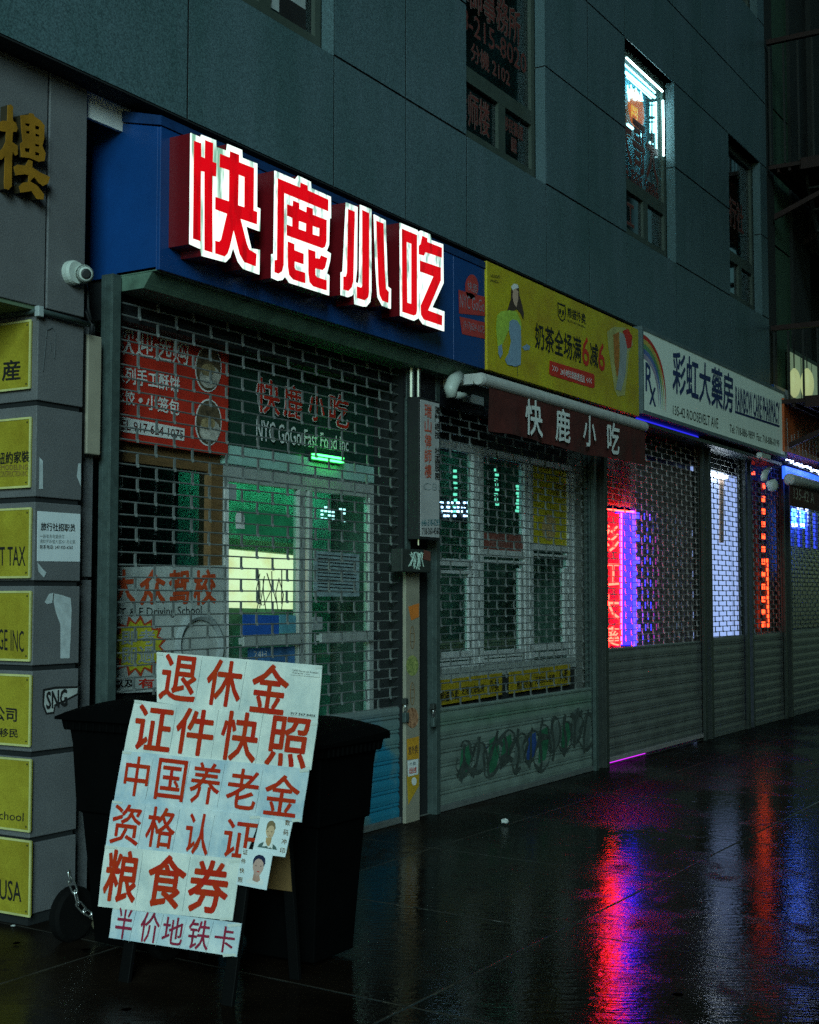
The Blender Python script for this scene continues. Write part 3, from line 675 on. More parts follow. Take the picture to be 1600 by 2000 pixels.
MB().tube([p + dn * .004 for p in c5([(348, 640), (350, 900), (350, 1170)])], .002, 5).build('sheet_join', 'black', ys)

# ================================================================== white pharmacy sign
WX0, WX1 = PY(1252, 720, YS).x, PY(1529, 820, YS).x
ws = thing('pharmacy_sign', 'long white pharmacy sign with rainbow arc and navy characters', 'shop sign', (14, YS, 3.3))
wz0, wz1 = 3.315, 4.075
MB().box(WX0, WX1, YS - .02, YS + .02, wz0, wz1).build('panel', 'white_panel', ws)
wfr = MB().box(WX0 - .03, WX1 + .03, YS - .03, YS + .3, wz1 + .001, wz1 + .035).box(WX0 - .03, WX1 + .03, YS - .03, YS + .3, wz0 - .035, wz0 - .001).box(WX0 - .03, WX0 - .001, YS - .03, YS + .3, wz0, wz1).box(WX1 + .001, WX1 + .08, YS - .03, YS + .3, wz0, wz1).box(WX0, WX1, YS + .021, YS + .3, wz0, wz1)
wfr.build('box_frame', mat('sign_frame', (.10, .14, .15), .5), ws)
plW, nW = wall_plane(YS - .02)
c4 = lambda pts: [plW(1240 + x / 4.444, 600 + y / 4.444) for x, y in pts]
def wqd(*p): return c4(p)
for s, p, m_ in (('R', [(92,480),(150,510),(150,745),(92,722)], 'navy'), ('x', [(125,680),(180,705),(180,862),(125,838)], 'navy'),
                 ('彩虹大藥房', [(328,370),(852,590),(852,920),(328,735)], 'navy'), ('RAINBOW CARE PHARMACY', [(872,690),(1255,835),(1255,1015),(872,895)], 'navy'),
                 ('135-42 ROOSEVELT AVE', [(330,850),(722,965),(722,1055),(330,930)], 'black'), ('Tel: 718-886-9899  Fax: 718-886-0199', [(822,1015),(1252,1155),(1252,1215),(822,1085)], 'black')):
    words(ws, s, wqd(*p), nW, m_, .003, .035 if len(s) < 6 else .06 if 'RAIN' in s else .012)
MB().poly([p + dn * .003 for p in wqd((868,898),(1255,1025),(1255,1045),(868,918))]).build('underline', 'navy', ws)
xa, za = plW(1252, 800).x + .06, 3.45
for r0, r1, m_ in ((.64, .69, 'redprint'), (.585, .64, mat('arc_yellow', (.55, .42, .08), .5)), (.53, .585, mat('arc_green', (.12, .30, .12), .5)), (.475, .53, mat('arc_blue', (.10, .16, .40), .5)), (.42, .475, mat('arc_violet', (.35, .30, .42), .5))):
    arc = MB()
    def ap(r, a): return Vector((xa + r * .92 * math.cos(a), YS - .0235, za + r * math.sin(a) * .85))
    for k in range(22):
        a0, a1 = R(92 - k * 4.6), R(92 - (k + 1) * 4.6)
        t0, t1 = 1 - max(0, k - 12) / 11, 1 - max(0, k - 11) / 11
        arc.quad(ap(r0, a0), ap(r0 + (r1 - r0) * t0, a0), ap(r0 + (r1 - r0) * t1, a1), ap(r0, a1))
    arc.build('rainbow_band', m_, ws)
# ================================================================== orange sign at the far right
OX0, OX1 = PY(1533, 850, YS - .05).x, 23.5
osg = thing('orange_sign', 'orange red fabric sign under plastic film at far right edge', 'shop sign', (20, YS, 3.4))
MB().box(OX0, OX1, YS - .05, YS + .3, 3.36, 4.02).build('panel', mat('orange_fabric', (.45, .085, .02), .35, var=.5, scale=2, stretch=(3, 1, .7), bump=.3, bscale=8), osg)
fl = MB()
for k in range(26):
    x = OX0 + .1 + k * .17
    fl.tube([(x + .02, YS - .055, 3.37), (x - .015 + random.uniform(-.03, .03), YS - .058, 3.55 + random.uniform(0, .25))], .004, 4)
fl.build('plastic_film_folds', 'greyprint', osg)
words(osg, '快餐', [Vector((19.2, YS - .05, 3.9)), Vector((19.8, YS - .05, 3.9)), Vector((19.8, YS - .05, 3.6)), Vector((19.2, YS - .05, 3.6))], nS, mat('orange_yellow', (.5, .2, .03), .5), .004)
MB().box(OX0 - .07, OX0 + .9, YS + .05, YS + .09, 4.03, 4.19).build('blue_header', 'blue', osg)

# ================================================================== roller shutters
def shutter(label, x0, x1, zsl, slat_m, steel='shutter', rail='rail', z0=0.01, rod_h=.066, link=.30, ph=0.0, ztop=3.22, slat_h=.1, rw=.055, railL=None, seed=1):
    rnd = random.Random(seed)
    t = thing('roller_shutter', label, 'roller shutter', ((x0 + x1) / 2, YSH, 0), 'roller shutters along the shop row')
    y = YSH
    n = int((ztop - zsl) / rod_h)
    g = MB()
    for k in range(n + 1):
        z = zsl + k * rod_h
        pts = [(x0 + (x1 - x0) * i / 6, y + rnd.uniform(-.004, .004), z + rnd.uniform(-.0028, .0028)) for i in range(7)]
        g.tube(pts, .0048, 6)
    for k in range(n):
        z = zsl + k * rod_h
        x = x0 + ph + (link / 2 if k % 2 else 0)
        while x < x1 - .02:
            if x > x0 + .01:
                xj = x; x = xj + rnd.uniform(-.006, .006)
                g.box(x - .007, x + .007, y - .004, y + .004, z - .004, z + rod_h + .004)
                g.tube([(x, y - .006, z - .009), (x, y - .006, z + .009)], .008, 6)
                x = xj
            x += link
    g.build('grille', steel, t)
    s = MB()
    prof, z = [], z0
    prof.append((0, z0))
    while z < zsl - .02:
        h = min(slat_h, zsl - z)
        prof += [(-.002, z + .006), (-.012, z + .012), (-.013, z + .020), (-.004, z + .025), (-.004, z + .030), (-.011, z + .036), (-.014, z + h * .65), (-.011, z + h - .008), (-.002, z + h - .003)]
        z += h
    prof.append((0, zsl - .008)); prof.append((.01, zsl - .008)); prof.append((.01, z0))
    k = len(prof)
    s.add([(x0, y + a, b) for a, b in prof] + [(x1, y + a, b) for a, b in prof], [(i, (i + 1) % k, k + (i + 1) % k, k + i) for i in range(k)])
    s.build('slat_panel', slat_m, t)
    bb = MB().box(x0 + .004, x1 - .004, y - .03, y + .03, z0 - .008, z0 + .035)
    bb.build('bottom_bar', steel, t, bevel=.003)
    for a, b in ((railL or x0 - rw, x0), (x1, x1 + rw)):
        r = MB().box(a, b, y - (.032 if railL and a < x0 - .01 else .055), y - .022, 0, ztop + .02).box(a, b, y + .022, y + .05, 0, ztop + .02)
        m_ = (a, a + .012) if a < x0 - .001 else (b - .012, b)
        r.box(m_[0], m_[1], y - .022, y + .022, 0, ztop + .02)
        r.build('guide_rail', rail, t, bevel=.002)
    return t
S1a, S1b = PY(222, 1000, YSH).x, PY(781, 1000, YSH).x
S2a, S2b = PY(847, 1000, YSH).x, PY(1150, 1000, YSH).x
S3a, S3b = PY(1176, 1000, YSH).x, PY(1364, 1000, YSH).x
S4a, S4b = PY(1381, 1000, YSH).x, PY(1448, 1000, YSH).x
S5a, S5b = PY(1461, 1000, YSH).x, PY(1523, 1000, YSH).x
S6a, S6b = PY(1536, 1000, YSH).x, 23.6
shutter('closed grille shutter with teal sprayed bottom slats behind the bins and white poster board', S1a, S1b, .80, 'slat_teal', ph=.17, seed=2, railL=S1a - .062)
sh2 = shutter('closed grille shutter with green and black graffiti across its bottom slats', S2a, S2b, .745, 'slat_green', ph=.10, seed=3, rail='rail', rod_h=.060)
shutter('closed grille shutter in front of the vertical red neon sign', S3a, S3b, 1.08, 'slat_grey', 'shutter3', 'raildk', z0=.045, rod_h=.056, link=.29, ph=.12, seed=4, rw=.07)
shutter('narrow closed shutter in front of the white lit curtain', S4a, S4b, 1.11, 'slat_grey', 'shutter2', 'raildk', rod_h=.058, link=.27, ph=.1, seed=5, rw=.08)
shutter('narrow closed shutter with a column of red lights behind it', S5a, S5b, 1.12, 'slat_grey', 'shutter2', 'raildk', rod_h=.058, link=.27, ph=.2, seed=6)
shutter('closed shutter with blue lit sign behind it at far right', S6a, S6b, 1.13, 'slat_grey', 'shutter2', 'raildk', rod_h=.058, link=.27, ph=.1, seed=7)
rg = random.Random(21)
M['spray_black'] = mat('black_spray', (.045, .060, .053), .6, var=.5, scale=14)
M['spray_green'] = mat('green_spray', (.022, .13, .065), .6, var=.55, scale=9)
M['spray_grey'] = mat('pale_spray', (.10, .135, .12), .6, var=.4, scale=9)
M['spray_blue'] = mat('blue_spray', (.02, .06, .22), .6, var=.4, scale=9)
def ribbon(mb, pts, w, y):
    P_ = [Vector((x, 0, z)) for x, z in pts]
    L_, R_ = [], []
    for k, p in enumerate(P_):
        t_ = (P_[min(k + 1, len(P_) - 1)] - P_[max(k - 1, 0)]).normalized(); nrm = Vector((-t_.z, 0, t_.x)) * w[k] / 2
        L_.append((p.x + nrm.x, y, p.z + nrm.z)); R_.append((p.x - nrm.x, y, p.z - nrm.z))
    for k in range(len(P_) - 1): mb.quad(L_[k], L_[k + 1], R_[k + 1], R_[k])
gl_ = MB(); yq_ = YSH - .0150; dep = 0
for k in range(11):
    cx = 8.88 + k * .225; top = .50 + .07 * (k / 10) + rg.uniform(-.04, .04); bot = .16 + rg.uniform(-.05, .07)
    m_ = ['spray_green', 'spray_grey', 'spray_green', 'spray_green', 'spray_grey', 'spray_blue', 'spray_green', 'spray_grey', 'spray_green', 'spray_grey', 'spray_grey'][k]
    if m_:
        z0_ = bot + (top - bot) * rg.uniform(.0, .2); z1_ = top - (top - bot) * rg.uniform(.0, .2)
        MB().poly([(cx - .02, yq_ + .0004, z0_), (cx + .12, yq_ + .0004, z0_ + .02), (cx + .19, yq_ + .0004, (z0_ + z1_) / 2), (cx + .16, yq_ + .0004, z1_), (cx + .02, yq_ + .0004, z1_ - .03)]).build('graffiti_fill', m_, sh2)
    rx_, rz_, cz_ = rg.uniform(.10, .16), (top - bot) * rg.uniform(.34, .48), (top + bot) / 2 + rg.uniform(-.03, .03); ph_ = rg.uniform(0, 6)
    lp_ = [(cx + .07 + .25 * rz_ * math.sin(a) + rx_ * (1 + .22 * math.sin(3 * a + ph_)) * math.cos(a), cz_ + rz_ * (1 + .12 * math.sin(2 * a + ph_)) * math.sin(a)) for a in [2 * math.pi * i2 / 20 + ph_ for i2 in range(19 + (k % 2) * 2)]]
    dep += 1; ribbon(gl_, lp_, [.026 + .016 * math.sin(i2 * .9 + ph_) for i2 in range(len(lp_))], yq_ - .00015 * dep)
    for q in range(1):
        x = cx + q * .085 + rg.uniform(-.02, .02); n_ = 7; wv = rg.uniform(.02, .05); ph_ = rg.uniform(0, 6)
        pts = [(x + .10 * f + wv * math.sin(ph_ + f * 5), bot + (top - bot) * f + rg.uniform(-.02, .02)) for f in [i2 / (n_ - 1) for i2 in range(n_)]]
        dep += 1; ribbon(gl_, pts, [rg.uniform(.028, .062) for _ in pts], yq_ - .00015 * dep)
    z = rg.uniform(bot, top); dep += 1
    if k % 3 == 0: ribbon(gl_, [(cx - .05, z), (cx + .06, z + rg.uniform(-.06, .1)), (cx + .2, z + rg.uniform(-.05, .05))], [.03, .06, .03], yq_ - .00015 * dep)
gl_.build('graffiti_strokes', 'spray_black', sh2)
def lock(x, z, label):
    t = thing('shutter_lock', label, 'padlock', (x, YSH - .06, z))
    MB().tube([(x - .012, YSH - .075, z - .05), (x - .012, YSH - .08, z), (x, YSH - .08, z + .016), (x + .012, YSH - .08, z), (x + .012, YSH - .075, z - .05)], .0045, 8).build('shackle', 'chrome', t, smooth=True)
    MB().box(x - .024, x + .024, YSH - .095, YSH - .062, z - .115, z - .048).build('lock_body', 'rail', t, bevel=.006)
    MB().box(x - .02, x + .02, YSH - .09, YSH - .056, z + .01, z + .05).build('hasp', 'raildk', t, bevel=.004)
p = PY(793, 1378, YSH - .08); lock(p.x, p.z, 'steel padlock on the stickered post beside the bins')
p = PY(848, 1388, YSH - .08); lock(p.x, p.z, 'steel padlock at left edge of the graffiti covered shutter')

# ================================================================== shop fronts
pg, ng = wall_plane(YG)
def frame_bar(mb, u0, v0, u1, v1, y=None, d=.05):
    a, b = PY(u0, v0, y or YG), PY(u1, v1, y or YG)
    mb.box(min(a.x, b.x), max(a.x, b.x), (y or YG), (y or YG) + d, min(a.z, b.z), max(a.z, b.z))
    return mb
f1 = thing('storefront', 'food shop front with red menu poster, dark sign panel and glass double door', 'shop front', (6.7, YG, 0))
gx0, gx1 = S1a + .0, S1b + .02
def X(u, v=1000, y=YG): return PY(u, v, y).x
def Z(u, v, y=YG): return PY(u, v, y).z
zhd = (Z(590, 900), Z(590, 925), Z(590, 950))
ztr = Z(590, 705)
fm = MB()
fm.box(X(440), gx1, YG, YG + .06, zhd[1], zhd[0] + .03).box(X(447), X(735), YG - .01, YG + .05, ztr - .05, ztr + .03)
fm.build('door_header', 'teal_trim', f1, bevel=.004)
fm = MB().box(X(438), gx1, YG + .01, YG + .06, zhd[2] - .02, zhd[1] - .004)
fm.build('header_band', 'alu', f1)
zb_ = .06
fr = MB()
for u0, u1, m in ((585, 597, 0), (604, 611, 0), (722, 733, 0), (741, 752, 0)):
    fr.box(X(u0), X(u1), YG, YG + .05, zb_, zhd[2] - .022)
fr.box(X(438), X(447), YG, YG + .05, zb_, zhd[2] - .022).box(X(447), X(585), YG, YG + .05, zb_, zb_ + .18).box(X(611), X(722), YG, YG + .05, zb_, zb_ + .18)
fr.build('door_frame', 'alu', f1, bevel=.003)
MB().box(X(450), X(583), YG + .02, YG + .026, zb_ + .18, zhd[2] - .022).box(X(613), X(721), YG + .02, YG + .026, zb_ + .18, zhd[2] - .022).build('door_glass', 'glass', f1)
MB().box(X(752) + .003, gx1 + .03, YG + .02, YG + .06, .02, zhd[2] - .022).build('side_panel', 'rail', f1)
zp = Z(595, 1247)
pbar = MB().box(X(466), X(578), YG - .05, YG - .03, zp - .03, zp + .03).box(X(617), X(719), YG - .05, YG - .03, zp - .03, zp + .03)
for u in (470, 574, 620, 715): pbar.box(X(u) - .012, X(u) + .012, YG - .0299, YG + .0, zp - .02, zp + .02)
pbar.build('push_bar', 'alu', f1, bevel=.003)
MB().box(X(437), X(735), YG + .015, YG + .05, zhd[0] + .034, ztr - .054).build('sign_panel', 'bottlegreen', f1)
MB().box(gx0 - .1, gx1, YG + .02, YG + .2, ztr + .034, 3.3).build('top_board', 'darkwall', f1)
MB().box(gx0 - .1, X(437), YG + .03, YG + .1, Z(330, 900) - .03, Z(330, 880) + .06).box(X(414), X(436), YG + .005, YG + .1, .02, Z(330, 880) - .04).build('timber_frame', 'brown', f1)
MB().box(gx0 - .1, X(414), YG + .06, YG + .066, Z(330, 1107), Z(330, 905)).build('window_glass', 'wglass', f1)
MB().box(gx0 - .1, X(414), YG + .3, YG + .32, .05, Z(330, 870)).build('window_blind', 'gap', f1)
MB().box(gx0 - .1, X(437), YG + .03, YG + .1, .02, Z(330, 1107) - .004).build('stall_riser', 'darkwall', f1)
for s, q in (('快', [(500,735),(545,748),(545,812),(500,803)]), ('鹿', [(553,749),(590,759),(590,821),(553,812)]), ('小', [(602,758),(632,766),(632,826),(602,819)]), ('吃', [(642,766),(680,776),(680,838),(642,830)])):
    words(f1, s, Q(pg, *q), ng, 'whiteprint', -.008 + .011, .06)
    words(f1, s, Q(pg, *q), ng, 'redprint', -.008 + .014, .018)
words(f1, 'NYC GoGo Fast Food Inc', Q(pg, (500,818),(680,856),(680,882),(500,860)), ng, 'whiteprint', .003, .01)
MB().box(X(447), gx1 + .0, YG + .4, YG + .45, 0, ZS - 1).build('back_partition', mat('green_partition', (.10, .30, .22), .8, var=.6, scale=3), f1)
# things inside, seen through the door glass
led = thing('green_led_sign', 'bright green led strip above the door header', 'led sign', (7, YG - .03, 2.5))
a, b = pg(604, 889), pg(660, 899)
MB().box(a.x, b.x, YG - .05, YG - .02, b.z - .02, a.z + .01).build('led_strip', 'led_green', led)
MB().box(a.x - .01, b.x + .01, YG - .019, YG + .0, b.z - .03, a.z + .02).build('led_housing', 'dark', led)
yi = YG + .30
pi, ni = wall_plane(yi)
mb_ = thing('lit_menu_board', 'glowing cream menu screen behind the left door glass', 'menu board', (6.6, yi, 1.4))
q = Q(pi, (447,1073),(575,1085),(575,1190),(447,1187))
MB().slab(q, ni, .04).build('screen', 'lit_yellow', mb_)
MB().slab(Q(pi, (440,1050),(578,1062),(578,1083),(440,1071)), ni, .03).build('header_strip', mat('menu_header', (.25, .32, .18), .6), mb_)
dr = MB()
for k in range(9):
    u = 505 + random.uniform(0, 45); v0 = 1115 + random.uniform(0, 20)
    dr.tube([pi(u, v0) + dn * .006, pi(u + random.uniform(-14, 14), v0 + 30) + dn * .006, pi(u + random.uniform(-10, 10), v0 + 62) + dn * .006], .004, 4)
for k in range(2): dr.tube([pi(503 + 46 * k, 1113) + dn * .006, pi(505 + 44 * k, 1180) + dn * .006], .005, 4)
dr.build('printed_drawing', 'black', mb_)
plD, nD = wall_plane(YG + .0)
def sheet(name, label, cat, y, px, m_, t=.004, group=None):
    pl, n = wall_plane(y)
    o = MB().slab(Q(pl, *px), n, t).build(name, m_)
    return tag(o, label, cat, group), pl, n
yd = YG + .012
st1, p1, n1 = sheet('door_sticker', 'rounded green sticker panel with a pale arch on the left door', 'sticker', yd, [(462,992),(570,1004),(572,1050),(462,1042)], 'greenstick')
MB().poly([q_ + dn * .003 for q_ in [p1(468 + 9 * math.cos(R(a)) + 0, 1012 - 14 * math.sin(R(a))) for a in range(0, 181, 20)] + [p1(460, 1032), p1(477, 1033)]]).build('printed_arch', 'whiteprint', st1)
st2, p2, n2_ = sheet('door_sticker', 'deep blue door sticker under the lit menu screen', 'sticker', yd, [(475,1200),(545,1202),(545,1241),(475,1242)], 'blueprint')
st3, p3, n3_ = sheet('door_sticker', 'pale blue door sticker right of the deep blue one', 'sticker', yd, [(547,1200),(578,1202),(578,1236),(547,1237)], mat('pale_blue_print', (.10, .30, .38), .5))
st4, p4, n4_ = sheet('door_sticker', 'low blue and grey door sticker just above the poster board', 'sticker', yd, [(485,1266),(576,1262),(576,1300),(485,1304)], mat('blue_grey_sticker', (.06, .18, .40), .5, var=.5, scale=9))
words(st4, '24H', Q(p4, (495,1272),(520,1271),(520,1284),(495,1285)), n4_, 'whiteprint', .003)
st5, p5, n5_ = sheet('door_notice', 'tall pale notices taped on the right door glass', 'notice', yd, [(613,1075),(702,1083),(702,1165),(613,1165)], mat('notice_print', (.26, .36, .38), .6, var=.45, scale=16, stretch=(1, 1, 4)))
lns = MB()
for k in range(11):
    a, b = p5(620, 1082 + k * 7), p5(695, 1088 + k * 6.8)
    lns.slab([a + dn * .003, b + dn * .003, b + dn * .003 + Vector((0, 0, -.006)), a + dn * .003 + Vector((0, 0, -.006))], dn, .001)
lns.build('printed_lines', 'black', st5)
st6, p6, n6_ = sheet('door_notice', 'narrow white strip of notices on the left door stile', 'notice', yd - .02, [(439,948),(447,949),(447,1330),(439,1332)], 'whiteprint')
st7, p7, n7_ = sheet('door_notice', 'small faded notice beside the top of the door', 'notice', yd - .024, [(447,944),(462,946),(462,976),(447,974)], 'greyprint')
st8, p8, n8_ = sheet('door_notice', 'small street number sticker at the push bar', 'notice', yd - .014, [(611,1205),(630,1205),(630,1230),(611,1231)], 'greyprint')
hl = thing('reflection_dots', 'small glowing white dots standing in for reflections in the right door glass', 'reflection dots', (7.6, yi, 2))  # glowing dots added in place of reflections on the glass
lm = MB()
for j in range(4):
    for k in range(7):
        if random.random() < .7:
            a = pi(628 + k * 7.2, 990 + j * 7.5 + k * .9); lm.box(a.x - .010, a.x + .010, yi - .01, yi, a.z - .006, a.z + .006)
lm.build('glint_dots', 'glint_white', hl)
# red menu poster
pp, pl_, n_ = sheet('menu_poster', 'big red menu poster with white characters and two oval dish pictures', 'poster', YG - .02, [(215,612),(447,672),(445,890),(213,857)], mat('red_poster', (.50, .03, .015), .5, var=.15), .01)
for s, q, b_ in (('欢迎选购', [(226,630),(367,664),(367,714),(226,689)], .01), ('系列手工酥饼', [(222,712),(350,737),(350,766),(222,745)], .03), ('水饺', [(224,757),(262,765),(262,793),(224,787)], .03), ('小笼包', [(285,770),(350,783),(349,812),(285,799)], .03)):
    words(pp, s, Q(pl_, *q), n_, 'whiteprint', .003, b_)
MB().poly([q_ + dn * .003 for q_ in ell(pl_, 274, 782, 4, 5, 12)]).build('dot', 'whiteprint', pp)
MB().poly([q_ + dn * .003 for q_ in Q(pl_, (222,811),(360,837),(359,861),(222,841))]).build('phone_band', 'whiteprint', pp)
words(pp, 'TEL 917 624 1075', Q(pl_, (224,817),(357,841),(356,857),(224,836)), n_, mat('dark_red_print', (.10, .02, .02), .6), .005, .01)
for cy_, br in ((720, 0), (825, 1)):
    MB().poly([q_ + dn * .003 for q_ in ell(pl_, 406, cy_, 26, 46)]).build('oval_rim', 'whiteprint', pp)
    MB().poly([q_ + dn * .005 for q_ in ell(pl_, 406, cy_, 24, 43)]).build('dish_picture', mat('dish_print', (.13, .09, .05), .6, var=.7, scale=16, col2=(.02, .015, .01)), pp)
    MB().poly([q_ + dn * .007 for q_ in ell(pl_, 408, cy_ + 16, 20, 22)]).build('bowl_picture', mat('bowl_print', (.50, .48, .42), .6, var=.6, scale=20), pp)
    MB().poly([q_ + dn * .009 for q_ in ell(pl_, 404, cy_ + 2, 14, 12)]).build('food_picture', mat('food_print', (.32, .24, .12), .6, var=.6, scale=30), pp)
# driving school poster
dp, pl_, n_ = sheet('school_poster', 'white driving school poster with red characters, yellow starburst and grey wheel', 'poster', YG - .02, [(213,1108),(441,1104),(441,1345),(213,1355)], mat('poster_white', (.42, .46, .44), .5, var=.2), .01)
for s, u0, u1 in (('大', 220, 262), ('众', 273, 321), ('驾', 330, 368), ('校', 378, 420)):
    words(dp, s, Q(pl_, (u0,1116),(u1,1112),(u1,1177),(u0,1181)), n_, mat('orange_red_print', (.50, .07, .02), .5), .003, .05)
words(dp, 'T & F Driving School', Q(pl_, (234,1188),(393,1183),(393,1204),(234,1210)), n_, 'black', .003)
sb = MB(); cx, cy_ = 268, 1262
sb.poly([pl_(cx + (58 if k % 2 else 44) * math.cos(R(k * 12)), cy_ + (62 if k % 2 else 46) * math.sin(R(k * 12))) + dn * .003 for k in range(30)])
sb.build('starburst', mat('burst_red', (.45, .06, .02), .5), dp)
MB().poly([pl_(cx + (49 if k % 2 else 40) * math.cos(R(k * 12)), cy_ + (52 if k % 2 else 42) * math.sin(R(k * 12))) + dn * .005 for k in range(30)]).build('starburst_core', mat('burst_yellow', (.50, .46, .03), .5), dp)
words(dp, '即考', Q(pl_, (236,1232),(300,1230),(300,1258),(236,1260)), n_, 'greyprint', .007, .04)
words(dp, '即過', Q(pl_, (236,1264),(300,1262),(300,1294),(236,1296)), n_, 'greyprint', .007, .04)
wh = MB().tube([q_ + dn * .006 for q_ in ell(pl_, 388, 1262, 42, 58, 28, 150, 400)], .022, 6).tube([q_ + dn * .006 for q_ in ell(pl_, 380, 1285, 30, 30, 14, 10, 170)], .02, 6)
wh.build('printed_wheel', 'greyprint', dp)
words(dp, '以及', Q(pl_, (222,1328),(262,1327),(262,1342),(222,1343)), n_, 'black', .003, .04); words(dp, '有', Q(pl_, (270,1326),(300,1325),(300,1343),(270,1344)), n_, 'redprint', .003, .04)

cl = thing('added_glow_lamp', 'unseen teal glow lamp added inside the food shop behind the door header', 'lamp', (7, YG + .2, 2.6))  # out of sight, added to brighten the shop inside
MB().box(X(455), X(735), YG + .14, YG + .18, zhd[0] - .03, zhd[0]).build('added_glow_tube', emis('teal_tube', (.22, 1, .62), 10.0), cl)
# ---- second shop front: white sash windows
f2 = thing('storefront', 'shop front of three white framed sash windows behind the graffiti shutter', 'shop front', (10, YG, 0))
w2 = MB()
xL, xR = S2a - .15, S2b + .1
cols = [(X(926), X(934)), (X(936), X(945)), (X(1026), X(1033)), (X(1035), X(1042)), (X(1111), X(1118)), (X(1120), X(1127))]
zt2, zb2 = Z(940, 893), Z(940, 1275)
for a, b in cols: w2.box(a, b, YG, YG + .06, zb2 - .1, zt2 + .02)
w2.box(xL, xR, YG + .01, YG + .055, zt2 + .021, zt2 + .09)
def hbar(u0, u1, vc, h): z = Z((u0 + u1) / 2, vc); w2.box(X(u0), X(u1), YG + .005, YG + .05, z - h / 2, z + h / 2)
hbar(835, 926, 1098, .055); hbar(945, 1026, 1082, .06); hbar(1042, 1111, 1070, .05)
hbar(835, 926, 1117, .025); hbar(945, 1026, 1097, .02); hbar(1042, 1111, 1085, .02)
hbar(835, 926, 1282, .07); hbar(945, 1026, 1276, .06); hbar(1042, 1111, 1262, .06)
hbar(835, 926, 1300, .05); hbar(945, 1026, 1290, .04); hbar(1042, 1111, 1277, .04)
for a, b in ((918, 924), (1018, 1024), (1103, 1109)):
    w2.box(X(a), X(b), YG + .008, YG + .05, zb2, Z((a + b) / 2, 1110))
w2.build('sash_frame', 'alu_white', f2, bevel=.002)
MB().box(xL, xR, YG - .02, YG + .06, zb2 - .19, zb2 - .101).build('window_sill', 'alu', f2)
MB().box(xL, xR, YG + .03, YG + .036, zb2 - .1, zt2 + .02).build('pane', 'glass', f2)
MB().box(xL, xR, YG + .06, YG + .14, 0, zb2 - .1).box(xL, xR, YG + .0, YG + .14, 0, zb2 - .191).box(xL, xR, YG + .06, YG + .14, zt2 + .02, 3.3).box(X(1129), xR + .2, YG + .01, YG + .14, zb2 - .2, zt2 + .02).build('shop_wall', 'darkwall', f2)
MB().box(xL, xR, YG + .9, YG + .95, 0, 3.3).build('back_partition', mat('dim_partition', (.14, .24, .22), .8, var=.6, scale=2.5, col2=(.10, .07, .05)), f2)
cl2 = thing('added_glow_lamp', 'unseen dim teal lamp added for haze inside the sash window shop', 'lamp', (10, YG + .3, zt2 + .2))  # out of sight, added for a teal haze behind the glass
MB().box(xL + .2, xR - .2, YG + .35, YG + .40, zt2 + .12, zt2 + .16).build('added_glow_tube', emis('dim_teal_tube', (.22, .9, .75), 2.6), cl2)
q_, pl_, n_ = sheet('window_poster', 'yellow poster hung in the right sash window', 'poster', YG + .022, [(1040,896),(1110,910),(1111,1068),(1041,1066)], mat('yellow_poster', (.50, .42, .02), .5, var=.3, scale=5), .003)
words(q_, '奶茶', Q(pl_, (1085,945),(1108,949),(1108,972),(1085,970)), n_, 'brown', .003)
MB().poly([a + dn * .003 for a in ell(pl_, 1072, 1030, 14, 26)]).build('printed_drink', mat('drink_print', (.5, .35, .15), .5, var=.4, scale=30), q_)
q_, pl_, n_ = sheet('window_poster', 'faded red brown poster low in the middle sash window', 'poster', YG + .022, [(945,1040),(1024,1046),(1024,1079),(945,1076)], mat('faded_red', (.20, .06, .045), .5, var=.3, scale=12), .003)
words(q_, '快鹿小吃', Q(pl_, (952,1047),(1018,1051),(1018,1072),(952,1069)), n_, mat('dull_pink', (.28, .14, .12), .6), .003)
yl2 = YG + .45
pq, nq = wall_plane(yl2)
ld = thing('glint_display', 'white and blue glowing dots for glints in the left sash window', 'led sign', (9, yl2, 1.9))  # glowing dots built for the glints seen in the glass
lb = MB()
for j in range(4):
    for k in range(10):
        if random.random() < .68:
            a = pq(862 + k * 6.4, 982 + j * 8.5); wd = random.uniform(.006, .022); lb.box(a.x - wd, a.x + wd, yl2 - .01, yl2, a.z - .008, a.z + .008)
lb.build('led_dots', 'led_bluew', ld)
MB().box(pq(858, 1000).x, pq(928, 1000).x, yl2 + .001, yl2 + .03, pq(890, 1020).z, pq(890, 975).z).build('glint_backing', 'dark', ld)
for u, v0, v1, wdt, lab in ((887, 920, 1000, .018, 'string of teal lamps left in the sash window'), (968, 918, 985, .018, 'string of teal lamps in the middle sash window'), (1011, 950, 998, .035, 'bright teal white lamp at right of the middle sash window')):
    hl = thing('hanging_lamp', lab, 'lamp', (pq(u, v0).x, yl2, pq(u, v0).z))
    lm = MB(); n = 8
    for k in range(n):
        a = pq(u + random.uniform(-1.5, 1.5), v0 + (v1 - v0) * k / (n - 1)); sw = wdt * random.uniform(.5, 1)
        lm.box(a.x - sw, a.x + sw, yl2 - .02, yl2, a.z - .011, a.z + .011)
    lm.build('lamp_segments', 'led_teal', hl)
    a, b = pq(u, v0 - 12), pq(u, v1 + 3)
    MB().tube([(a.x, yl2 + .012, a.z), (b.x, yl2 + .012, b.z)], .006, 6).build('lamp_cord', 'dark', hl)
